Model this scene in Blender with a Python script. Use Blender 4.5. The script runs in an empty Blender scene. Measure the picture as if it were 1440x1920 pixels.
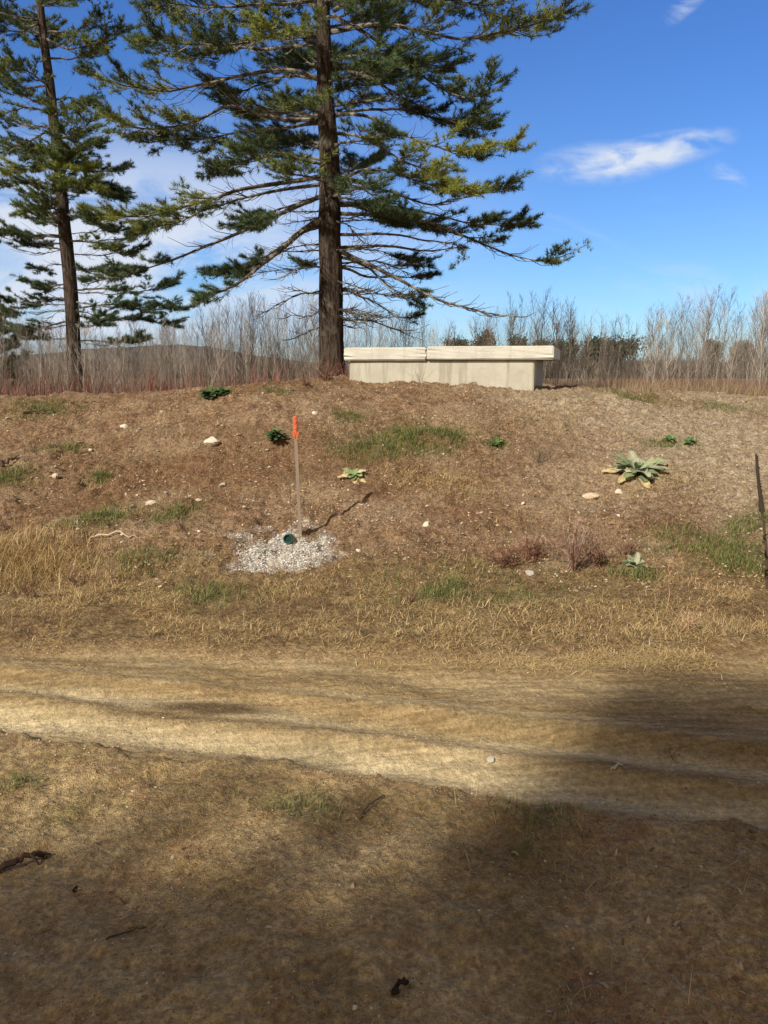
import bpy, math
import numpy as np

# ------------------------------------------------------------------ camera, sky, sun, exposure
R = math.radians
S = bpy.context.scene
COL = S.collection
EYE = 1.6
PITCH = math.atan(270 / 1440)
cam_d = bpy.data.cameras.new('camera')
cam = bpy.data.objects.new('camera', cam_d)
COL.objects.link(cam)
cam.location = (0, 0, EYE)
cam.rotation_euler = (math.pi / 2 - PITCH, 0, 0)
cam_d.sensor_width = 36
cam_d.lens = 27
cam_d.clip_start = 0.05
cam_d.clip_end = 6000
S.camera = cam

SUN_EL = R(37)
SUN_AZ = R(218)          # compass direction of the sun seen from above, clockwise from +Y (the view)
sv = np.array([math.sin(SUN_AZ) * math.cos(SUN_EL), math.cos(SUN_AZ) * math.cos(SUN_EL), math.sin(SUN_EL)])
sd = bpy.data.lights.new('sun', 'SUN')
sun = bpy.data.objects.new('sun', sd)
COL.objects.link(sun)
sd.energy = 4.9
sd.angle = R(0.9)
sd.color = (1.0, 0.92, 0.79)
sun.rotation_euler = (math.pi / 2 - SUN_EL, 0, math.pi - SUN_AZ)
sun.location = (0, 0, 30)

S.view_settings.view_transform = 'Standard'
S.view_settings.look = 'None'
S.view_settings.exposure = 0.22
S.view_settings.gamma = 1
S.cycles.use_denoising = True
S.cycles.max_bounces = 5
S.cycles.transparent_max_bounces = 4

CP, SP = math.cos(PITCH), math.sin(PITCH)
def ray(px, py):
    u, v = (px - 720) / 1440, (py - 960) / 1440
    return np.array([u, CP - v * SP, -SP - v * CP])
def at(px, py, Y):
    d = ray(px, py)
    return np.array([0, 0, EYE]) + d * (Y / d[1])

def uv_dir(px, py):
    d = ray(px, py)
    return d[0] / d[1], d[2] / d[1]

W = bpy.data.worlds.new('World')
S.world = W
W.use_nodes = True
nt = W.node_tree
nt.nodes.clear()
class N:
    def __init__(s, nt): s.nt = nt
    def n(s, t, **k):
        x = s.nt.nodes.new(t)
        for a, b in k.items(): setattr(x, a, b)
        return x
    def put(s, sock, v):
        if hasattr(v, 'is_output'): s.nt.links.new(v, sock)
        else: sock.default_value = v
    def m(s, op, a, b=0.0, c=None, clamp=False):
        x = s.n('ShaderNodeMath', operation=op, use_clamp=clamp)
        s.put(x.inputs[0], a); s.put(x.inputs[1], b)
        if c is not None: s.put(x.inputs[2], c)
        return x.outputs[0]
    def mix(s, f, a, b, mode='MIX'):
        x = s.n('ShaderNodeMix', data_type='RGBA', blend_type=mode)
        s.put(x.inputs[0], f)
        for k, v in ((6, a), (7, b)):
            s.put(x.inputs[k], (*v, 1) if isinstance(v, tuple) and len(v) == 3 else v)
        return x.outputs[2]
    def noise(s, vec, scale, detail=4, rough=.55, dist=0.0):
        x = s.n('ShaderNodeTexNoise')
        if vec is not None: s.put(x.inputs['Vector'], vec)
        x.inputs['Scale'].default_value = scale
        x.inputs['Detail'].default_value = detail
        x.inputs['Roughness'].default_value = rough
        x.inputs['Distortion'].default_value = dist
        return x.outputs[0]
    def ramp(s, v, a, b, lo=0.0, hi=1.0):
        x = s.n('ShaderNodeMapRange', interpolation_type='SMOOTHSTEP')
        s.put(x.inputs[0], v)
        x.inputs[1].default_value = a; x.inputs[2].default_value = b
        x.inputs[3].default_value = lo; x.inputs[4].default_value = hi
        return x.outputs[0]
    def mapping(s, vec, loc=(0,0,0), rot=(0,0,0), sc=(1,1,1)):
        x = s.n('ShaderNodeMapping')
        s.put(x.inputs[0], vec)
        x.inputs[1].default_value = loc; x.inputs[2].default_value = rot; x.inputs[3].default_value = sc
        return x.outputs[0]
    def comb(s, a, b, c=0.0):
        x = s.n('ShaderNodeCombineXYZ')
        s.put(x.inputs[0], a); s.put(x.inputs[1], b); s.put(x.inputs[2], c)
        return x.outputs[0]

g = N(nt)
sky = g.n('ShaderNodeTexSky', sky_type='NISHITA')
sky.sun_disc = False
sky.sun_elevation = SUN_EL
sky.sun_rotation = SUN_AZ
sky.air_density = 1.0
sky.dust_density = 0.3
sky.ozone_density = 2.5
tc = g.n('ShaderNodeTexCoord')
sep = g.n('ShaderNodeSeparateXYZ')
g.put(sep.inputs[0], tc.outputs['Generated'])
yy = g.m('MAXIMUM', sep.outputs[1], 0.05)
U = g.m('DIVIDE', sep.outputs[0], yy)
V = g.m('DIVIDE', sep.outputs[2], yy)
front = g.ramp(sep.outputs[1], 0.05, 0.3)
# deepen the blue with height as in the photograph's clear late-autumn sky
tint = g.mix(g.ramp(V, 0.0, 0.5), (0.60, 0.86, 1.20), (0.46, 0.78, 1.30))
tint = g.mix(g.ramp(sep.outputs[1], -.1, .45), (.95, .95, .90), tint)  # unseen sky behind kept near neutral so its fill light is less blue
skyc = g.mix(1.0, sky.outputs[0], tint, 'MULTIPLY')
def blob(px, py, ang, la, lb, inner=.15):
    u0, v0 = uv_dir(px, py)
    du = g.m('SUBTRACT', U, u0); dv = g.m('SUBTRACT', V, v0)
    c, s_ = math.cos(ang), math.sin(ang)
    a = g.m('ADD', g.m('MULTIPLY', du, c), g.m('MULTIPLY', dv, s_))
    b = g.m('SUBTRACT', g.m('MULTIPLY', dv, c), g.m('MULTIPLY', du, s_))
    q = g.m('ADD', g.m('POWER', g.m('ABSOLUTE', g.m('DIVIDE', a, la)), 2.0), g.m('POWER', g.m('ABSOLUTE', g.m('DIVIDE', b, lb)), 2.0))
    return g.ramp(q, 1.0, inner)
uvv = g.comb(U, V)
nz1 = g.noise(g.mapping(uvv, rot=(0, 0, R(-14)), sc=(1.2, 3.2, 1)), 13, 6, .6, .5)
nz2 = g.noise(g.mapping(uvv, loc=(3, 1, 0), rot=(0, 0, R(-28)), sc=(1.0, 2.6, 1)), 4.2, 7, .62, .9)
nz3 = g.noise(g.mapping(uvv, loc=(1.3, .4, 0), rot=(0, 0, R(-14)), sc=(1.0, 2.2, 1)), 17, 5, .55, .35)
c1 = g.m('MULTIPLY', blob(1225, 287, R(11), .115, .025, .0), g.ramp(nz3, .33, .66, 0, .95), clamp=True)
c1 = g.m('ADD', c1, g.m('MULTIPLY', blob(1130, 306, R(4), .105, .03, .0), g.ramp(nz1, .36, .7, 0, .55)), clamp=True)
c1 = g.m('ADD', c1, g.m('MULTIPLY', blob(1375, 350, R(-40), .05, .02, .0), g.ramp(nz1, .45, .7, 0, .45)), clamp=True)
c1 = g.m('ADD', c1, g.m('MULTIPLY', blob(1290, 5, R(40), .05, .014, .0), g.ramp(nz1, .4, .7, 0, .4)), clamp=True)
left = g.m('MULTIPLY', g.ramp(U, .25, -.35), g.m('MULTIPLY', g.ramp(V, .34, .16), g.ramp(V, .0, .06)))
c2 = g.m('MULTIPLY', left, g.ramp(nz2, .30, .58, 0.0, 1.0), clamp=True)
c3 = g.m('MULTIPLY', g.m('MULTIPLY', g.ramp(V, .3, .1), g.ramp(V, .0, .06)), g.ramp(nz2, .5, .8, 0, .35), clamp=True)
cl = g.m('MULTIPLY', g.m('MAXIMUM', g.m('MAXIMUM', c1, c2), c3), front)
skyc = g.mix(cl, skyc, (6.2, 6.8, 7.9))
# warm cloud veil added overhead and behind the camera, unseen, to warm the shade
rear_fill = g.m('MULTIPLY', g.ramp(sep.outputs[1], .45, .0), g.ramp(g.noise(g.mapping(tc.outputs['Generated'], sc=(1, 1, 2.2)), 2.2, 6, .6), .26, .50, .35, 1))
skyc = g.mix(rear_fill, skyc, (3.7, 3.0, 2.1))
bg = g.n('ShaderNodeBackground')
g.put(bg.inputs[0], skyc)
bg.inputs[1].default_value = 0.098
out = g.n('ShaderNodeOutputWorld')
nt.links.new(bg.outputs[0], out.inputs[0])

# ------------------------------------------------------------------ helpers
rng = np.random.default_rng(7)
def sm(t):
    t = np.clip(t, 0, 1)
    return t * t * (3 - 2 * t)
def h2(ix, iy, seed):
    n = (ix.astype(np.int64) * 374761393 + iy.astype(np.int64) * 668265263 + seed * 1442695041) & 0xffffffff
    n = ((n ^ (n >> 13)) * 1274126177) & 0xffffffff
    n = (n ^ (n >> 16)) & 0xffffffff
    return n / 4294967295.0
def vn(x, y, f, seed=0):
    x = np.asarray(x, float) * f + 1000.3; y = np.asarray(y, float) * f + 1000.7
    ix, iy = np.floor(x), np.floor(y)
    fx, fy = x - ix, y - iy
    fx = fx * fx * (3 - 2 * fx); fy = fy * fy * (3 - 2 * fy)
    a, b = h2(ix, iy, seed), h2(ix + 1, iy, seed)
    c, d = h2(ix, iy + 1, seed), h2(ix + 1, iy + 1, seed)
    return (a + (b - a) * fx) * (1 - fy) + (c + (d - c) * fx) * fy - .5
def fbm(x, y, f, o=3, seed=0, g_=.5):
    t, a = 0, 1
    for k in range(o):
        t = t + a * vn(x, y, f * 2.03 ** k, seed + k * 17); a *= g_
    return t

AX = np.array([-60, -12, -6, -4, -2.4, -.8, .2, 1.0, 2.0, 3.0, 4.2, 6, 9, 60])
AZ = np.array([.7, .95, 1.07, 1.1, 1.24, 1.39, 1.37, 1.34, 1.25, 1.26, 1.15, 1.06, .95, .7])
def Hm(x, y):
    x = np.asarray(x, float); y = np.asarray(y, float)
    A = np.interp(x, AX, AZ)
    t = (y - 5.5) / 4.9
    up = .45 * sm(t) + .55 * np.clip(t, 0, 1) ** 1.25
    dn = 1 - .9 * sm((y - 13.5) / 13)
    fl = 1 - sm((y - 60) / 300)
    return A * up * dn * fl + .35 * sm((y - 60) / 300)
def rr(x, y): return .235 * x + .972 * y
def ss(x, y): return .972 * x - .235 * y
def zones(x, y):
    """masks over the ground: road, straw verge, near bank"""
    r = rr(x, y)
    wob = .10 * fbm(x, y, 1.2, 3, 5)
    near = 1 - sm((r - 2.62 - wob * .9 - .07 * fbm(x, y, 11, 3, 6)) / .10)
    up_edge = 3.98 + .10 * np.tanh(-x) + 2.2 * wob
    road = (1 - near) * (1 - sm((y - up_edge) / .35))
    slope = sm((y - 4.6) / 1.6)
    return r, road, near, slope
def Hf(x, y):
    x = np.asarray(x, float); y = np.asarray(y, float)
    r, road, near, slope = zones(x, y)
    s_ = ss(x, y)
    z = Hm(x, y)
    m = 1 - sm((y - 16) / 10)
    z = z + m * slope * (.16 * fbm(x, y, .8, 2, 31) + .075 * fbm(x, y, 3.1, 3, 41))
    # clods on the slope and soft lumps elsewhere
    clod = np.maximum(fbm(x, y, 7, 2, 51), .04) + .6 * np.maximum(fbm(x, y, 17, 2, 61), .03)
    z = z + m * slope * (.075 * clod + .045 * np.abs(fbm(x, y, 9, 3, 63)) + .022 * fbm(x, y, 26, 3, 64))
    rut = lambda c, w, d: -d * np.exp(-((r - c) / w) ** 2)
    str_ = fbm(s_ * .35, r, 6, 3, 71)
    wv = .03 * fbm(s_, r * .2, .9, 2, 77)
    rd = rut(2.86 + wv, .13, .05) + rut(3.20 + wv, .10, .035) - rut(3.04 + wv, .05, .014) - rut(3.36 + wv, .06, .02) + rut(3.72 + wv, .14, .022)
    rd = rd + .022 * str_ + .008 * fbm(x, y, 22, 3, 81) + .012 * np.maximum(fbm(x, y, 9, 3, 83), .12)
    E = np.exp(-(((x + .84) / .50) ** 2 + ((.12 * x + .993 * y - 3.335) / .15) ** 2) ** 2)
    rd = rd * (1 - E) - .016 * E
    z = z + road * rd
    nb = .03 + .06 * fbm(x, y, 1.3, 3, 91) + .020 * fbm(x, y, 8, 3, 95) + .02 * np.maximum(fbm(x, y, 5, 2, 96), .1) + .012 * fbm(x, y, 30, 2, 97)
    z = z + near * nb * (y > -5)
    vg = (1 - near) * (1 - road) * (1 - slope)
    z = z + vg * (.03 + .06 * fbm(x, y, 2.2, 3, 111) + .02 * fbm(x, y, 14, 2, 113))
    return z
def gnd(px, py):
    d = ray(px, py)
    t = np.arange(1.0, 60, .01)
    X, Y, Z = d[0] * t, d[1] * t, EYE + d[2] * t
    hit = np.argmax(Z < Hf(X, Y))
    if hit == 0: hit = len(t) - 1
    return np.array([X[hit], Y[hit], float(Hf(X[hit], Y[hit]))])

class Geo:
    def __init__(s): s.v = []; s.q = []; s.t = []; s.c = []; s.n = 0
    def add(s, v, q=None, t=None, c=None):
        v = np.asarray(v, float).reshape(-1, 3)
        if q is not None and len(q): s.q.append(np.asarray(q, int) + s.n)
        if t is not None and len(t): s.t.append(np.asarray(t, int) + s.n)
        c = np.ones((len(v), 3)) * .5 if c is None else np.broadcast_to(np.asarray(c, float), (len(v), 3))
        s.c.append(c); s.v.append(v); s.n += len(v)
    def tube(s, P, rad, n=6, c=None, cap=True, jit=0.0):
        P = np.asarray(P, float); k = len(P)
        rad = np.broadcast_to(np.asarray(rad, float), (k,))
        T = np.gradient(P, axis=0); T /= np.linalg.norm(T, axis=1)[:, None] + 1e-9
        ref = np.array([0, 0, 1.0]) if abs(T[0][2]) < .8 else np.array([0, 1.0, 0])
        A = np.cross(T, ref); A /= np.linalg.norm(A, axis=1)[:, None] + 1e-9
        B = np.cross(T, A)
        a = np.arange(n) * 2 * np.pi / n
        rr_ = rad[:, None] * (1 + (rng.uniform(-jit, jit, (k, n)) if jit else 0))
        v = P[:, None] + rr_[..., None] * (np.cos(a)[None, :, None] * A[:, None] + np.sin(a)[None, :, None] * B[:, None])
        i = np.arange(k - 1)[:, None] * n; j = np.arange(n)[None]; j2 = (j + 1) % n
        q = np.stack([i + j, i + j2, i + n + j2, i + n + j], -1).reshape(-1, 4)
        tt = None
        v = v.reshape(-1, 3)
        if cap:
            v = np.vstack([v, P[-1:], P[:1]])
            jj = np.arange(n); e = (k - 1) * n
            tt = np.vstack([np.stack([e + jj, e + (jj + 1) % n, np.full(n, k * n)], -1),
                            np.stack([(jj + 1) % n, jj, np.full(n, k * n + 1)], -1)])
        s.add(v, q, tt, c)
    def ribbon_tubes(s, A, B, C, r0, r1, c=None):
        """many thin three-sided twigs at once: start A, middle B, end C"""
        A, B, C = (np.asarray(x, float) for x in (A, B, C)); m = len(A)
        if m == 0: return
        T = C - A; T /= np.linalg.norm(T, axis=1)[:, None] + 1e-9
        X = np.cross(T, np.array([.3, .2, 1.0])); X /= np.linalg.norm(X, axis=1)[:, None] + 1e-9
        Yv = np.cross(T, X)
        r0 = np.broadcast_to(r0, (m,)); r1 = np.broadcast_to(r1, (m,))
        rows = []
        for P, r in ((A, r0), (B, (r0 + r1) / 2), (C, r1)):
            for k in range(3):
                a = k * 2.0944
                rows.append(P + r[:, None] * (math.cos(a) * X + math.sin(a) * Yv))
        v = np.stack(rows, 1)
        base = np.arange(m)[:, None] * 9
        f = []
        for L in (0, 3):
            for k in range(3):
                k2 = (k + 1) % 3
                f.append([L + k, L + k2, L + 3 + k2, L + 3 + k])
        q = (base[:, None] + np.array(f)[None]).reshape(-1, 4)
        cc = None if c is None else np.repeat(np.broadcast_to(np.asarray(c, float), (m, 3)), 9, 0)
        s.add(v, q, None, cc)
    def tris(s, P, D, L, wd, c):
        """needles: one thin triangle each"""
        m = len(P)
        if m == 0: return
        X = np.cross(D, rng.normal(size=(m, 3))); X /= np.linalg.norm(X, axis=1)[:, None] + 1e-9
        L = np.broadcast_to(L, (m,))[:, None]; wd = np.broadcast_to(wd, (m,))[:, None]
        v = np.stack([P - X * wd / 2, P + X * wd / 2, P + D * L], 1)
        s.add(v, None, np.arange(3 * m).reshape(-1, 3), np.repeat(np.broadcast_to(c, (m, 3)), 3, 0))
    def blades(s, P, az, L, wd, bend, c):
        """grass blades: bend 0 = upright, 1 = lying; five vertices each"""
        m = len(P)
        if m == 0: return
        L, wd, bend = (np.broadcast_to(x, (m,)) for x in (L, wd, bend))
        H = np.stack([np.cos(az), np.sin(az), np.zeros(m)], 1)
        X = np.stack([-np.sin(az), np.cos(az), np.zeros(m)], 1) * wd[:, None] / 2
        tw = rng.uniform(-.6, .6, m)[:, None]
        X = X * np.cos(tw) + H * wd[:, None] / 2 * np.sin(tw)
        up = np.array([0, 0, 1.0])
        a1 = bend * 1.25; a2 = np.minimum(bend * 1.25 + .15 + .5 * bend, 1.62)
        m1 = P + L[:, None] * .5 * (np.sin(a1)[:, None] * H + np.cos(a1)[:, None] * up)
        m2 = m1 + L[:, None] * .5 * (np.sin(a2)[:, None] * H + np.cos(a2)[:, None] * up)
        v = np.stack([P - X, P + X, m1 + X * .8, m1 - X * .8, m2], 1)
        b = np.arange(m) * 5
        q = np.stack([b, b + 1, b + 2, b + 3], 1)
        t = np.stack([b + 3, b + 2, b + 4], 1)
        s.add(v, q, t, np.repeat(np.broadcast_to(c, (m, 3)), 5, 0))
    def mesh(s, name, mat, smooth=False):
        V_ = np.vstack(s.v); C_ = np.vstack(s.c)
        Q = np.vstack(s.q) if s.q else np.zeros((0, 4), int)
        T = np.vstack(s.t) if s.t else np.zeros((0, 3), int)
        me = bpy.data.meshes.new(name)
        me.vertices.add(len(V_)); me.vertices.foreach_set('co', V_.astype(np.float32).ravel())
        lo = np.concatenate([Q.ravel(), T.ravel()]).astype(np.int32)
        me.loops.add(len(lo)); me.loops.foreach_set('vertex_index', lo)
        st = np.concatenate([np.arange(len(Q)) * 4, len(Q) * 4 + np.arange(len(T)) * 3]).astype(np.int32)
        me.polygons.add(len(st)); me.polygons.foreach_set('loop_start', st)
        me.update(calc_edges=True)
        ca = me.color_attributes.new('tone', 'FLOAT_COLOR', 'POINT')
        ca.data.foreach_set('color', np.hstack([C_, np.ones((len(C_), 1))]).astype(np.float32).ravel())
        me.polygons.foreach_set('use_smooth', np.full(len(st), smooth))
        me.materials.append(mat)
        return me

def link(name, me, parent=None, loc=None):
    o = bpy.data.objects.new(name, me); COL.objects.link(o)
    if parent is not None: o.parent = parent
    if loc is not None: o.location = loc
    return o
def tag(o, label=None, cat=None, group=None, kind=None):
    if label: o['label'] = label
    if cat: o['category'] = cat
    if group: o['group'] = group
    if kind: o['kind'] = kind
    return o
def empty(name, loc=(0, 0, 0), **k):
    o = bpy.data.objects.new(name, None); COL.objects.link(o)
    o.location = tuple(float(a) for a in loc); o.empty_display_size = .2
    return tag(o, **k)
def nrm(v): return v / (np.linalg.norm(v, axis=-1, keepdims=True) + 1e-9)

# ------------------------------------------------------------------ materials
def mat(name, rough=.9, spec=.2):
    m = bpy.data.materials.new(name); m.use_nodes = True
    G = N(m.node_tree)
    b = m.node_tree.nodes['Principled BSDF']
    b.inputs['Roughness'].default_value = rough
    b.inputs['Specular IOR Level'].default_value = spec
    return m, G, b
def bump(G, b, h, s_=.5, d=.02):
    x = G.n('ShaderNodeBump'); x.inputs['Strength'].default_value = s_; x.inputs['Distance'].default_value = d
    G.put(x.inputs['Height'], h); G.put(b.inputs['Normal'], x.outputs[0])
def attr(G, name='tone'):
    a = G.n('ShaderNodeAttribute'); a.attribute_name = name
    return a.outputs['Color']
def tone_mat(name, rough=.9, trans=0.0, spec=.15, nscale=None):
    m, G, b = mat(name, rough, spec)
    c = attr(G)
    if nscale:
        gm = G.n('ShaderNodeNewGeometry')
        nz = G.noise(gm.outputs['Position'], nscale, 3)
        c = G.mix(1.0, c, G.mix(nz, (.55, .55, .55), (1.45, 1.45, 1.45)), 'MULTIPLY')
    G.put(b.inputs['Base Color'], c)
    if trans:
        tr = G.n('ShaderNodeBsdfTranslucent'); G.put(tr.inputs[0], c)
        ms = G.n('ShaderNodeMixShader'); ms.inputs[0].default_value = trans
        G.nt.links.new(b.outputs[0], ms.inputs[1]); G.nt.links.new(tr.outputs[0], ms.inputs[2])
        G.nt.links.new(ms.outputs[0], G.nt.nodes['Material Output'].inputs[0])
    return m
M_needle = tone_mat('pine_needles', .6, .25, .3)
M_blade = tone_mat('grass_blades', .8, .2, .15)
M_leaf = tone_mat('soft_leaves', .8, .2, .15, 40)
M_twig = tone_mat('bare_twigs', .9, 0, .1)
M_stone = tone_mat('stone', .9, 0, .2, 60)

m, G, b = mat('pine_bark', .95, .1); M_bark = m
tcb = G.n('ShaderNodeTexCoord'); ob = tcb.outputs['Object']
v1 = G.mapping(ob, sc=(1, 1, .16))
nz = G.noise(v1, 14, 5, .65, .4)
c = G.mix(G.ramp(nz, .35, .65), (.022, .016, .013), (.095, .072, .058))
c = G.mix(G.ramp(G.noise(ob, 2.2, 4), .55, .75), c, (.15, .135, .11))
G.put(b.inputs['Base Color'], c); bump(G, b, nz, 1.0, .08)

m, G, b = mat('branch_bark', .95, .1); M_branch = m
tcb = G.n('ShaderNodeTexCoord'); ob = tcb.outputs['Object']
c = G.mix(G.ramp(G.noise(ob, 5, 4), .42, .62), (.06, .052, .045), (.25, .225, .19))
c = G.mix(G.ramp(G.noise(ob, 11, 3), .60, .7), c, (.26, .28, .18))
G.put(b.inputs['Base Color'], c)

def concrete(name, base, stain):
    m, G, b = mat(name, .88, .25)
    o_ = G.n('ShaderNodeTexCoord').outputs['Object']
    a = G.noise(o_, 3.0, 6, .6)
    d = G.noise(G.mapping(o_, sc=(9, 9, .8)), 1.0, 5, .6)
    c = G.mix(G.ramp(a, .35, .7), base, tuple(x * .86 for x in base))
    c = G.mix(G.ramp(d, .50, .66, 0, .75), c, stain)
    zz = G.n('ShaderNodeSeparateXYZ'); G.put(zz.inputs[0], o_)
    low = G.m('ADD', G.ramp(zz.outputs[2], -.12, -.34), G.m('MULTIPLY', G.m('SUBTRACT', a, .5), 1.2))
    c = G.mix(G.ramp(low, .3, 1.0, 0, .55), c, (.27, .19, .12))
    blot = G.noise(o_, 7.5, 5, .7)
    c = G.mix(G.ramp(blot, .54, .68, 0, .4), c, tuple(x * .72 for x in base))
    s2 = G.noise(o_, 60, 3, .6)
    c = G.mix(G.ramp(s2, .62, .72, 0, .35), c, tuple(x * .5 for x in stain))
    G.put(b.inputs['Base Color'], c)
    bump(G, b, G.m('ADD', G.noise(o_, 35, 4), G.m('MULTIPLY', s2, .3)), .35, .01)
    return m
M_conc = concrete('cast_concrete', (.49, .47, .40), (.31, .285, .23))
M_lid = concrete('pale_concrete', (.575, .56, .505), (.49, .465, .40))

m, G, b = mat('weathered_wood', .85, .15); M_wood = m
o_ = G.n('ShaderNodeTexCoord').outputs['Object']
nz = G.noise(G.mapping(o_, sc=(60, 60, 3)), 1, 5, .7)
G.put(b.inputs['Base Color'], G.mix(nz, (.17, .13, .10), (.36, .29, .23))); bump(G, b, nz, .6, .004)
def plain(name, c, rough, c2=None, sc=20):
    m, G, b = mat(name, rough, .3)
    o_ = G.n('ShaderNodeTexCoord').outputs['Object']
    G.put(b.inputs['Base Color'], G.mix(G.noise(o_, sc, 4), c, c2 or tuple(x * .7 for x in c)))
    return m
M_orange = plain('orange_ribbon', (.66, .17, .07), .75, (.50, .10, .05))
M_pipe = plain('green_pipe', (.012, .10, .085), .45, (.02, .07, .06))
M_pipein = plain('pipe_inside', (.008, .03, .028), .6)

# ------------------------------------------------------------------ ground
patches_green = [(760, 822, .55, 1.), (830, 815, .3, .8), (700, 840, .4, .7), (185, 898, .14, .8), (190, 968, .34, .7), (320, 968, .32, .7),
                 (660, 780, .2, .5), (1390, 1050, .35, 1.), (1440, 985, .35, 1.), (1190, 1080, .16, .9), (1250, 830, .25, .5), (840, 1105, .22, .7),
                 (930, 835, .12, .6), (120, 840, .3, .5), (20, 895, .25, .5), (270, 1050, .4, .35), (400, 1110, .4, .35), (900, 1090, .8, .3),
                 (1290, 1020, .4, .5), (80, 768, .5, .5), (1180, 745, .5, .5), (1360, 765, .5, .4), (1100, 722, .4, .6), (520, 735, .2, .4),
                 (1010, 1540, .16, .5), (560, 1510, .14, .4), (130, 1530, .1, .6), (20, 1470, .1, .4)]
PG = [(gnd(a, b_), r_, w_) for a, b_, r_, w_ in patches_green]
gc = gnd(525, 1040)
def greenmask(x, y):
    m = np.zeros_like(x)
    for p, r_, w_ in PG:
        m = np.maximum(m, w_ * np.exp(-(((x - p[0]) / r_) ** 2 + ((y - p[1]) / (r_ * .8)) ** 2) ** 1.2))
    return m * (.6 + 1.2 * np.clip(fbm(x, y, 5, 2, 201) + .4, 0, 1))
def gravelmask(x, y):
    d = ((x - gc[0]) / .46) ** 2 + ((y - gc[1]) / .40) ** 2
    return np.clip(1.05 - .8 * d + 1.5 * fbm(x, y, 5, 3, 211), 0, 1) * (d < 3)

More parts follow.
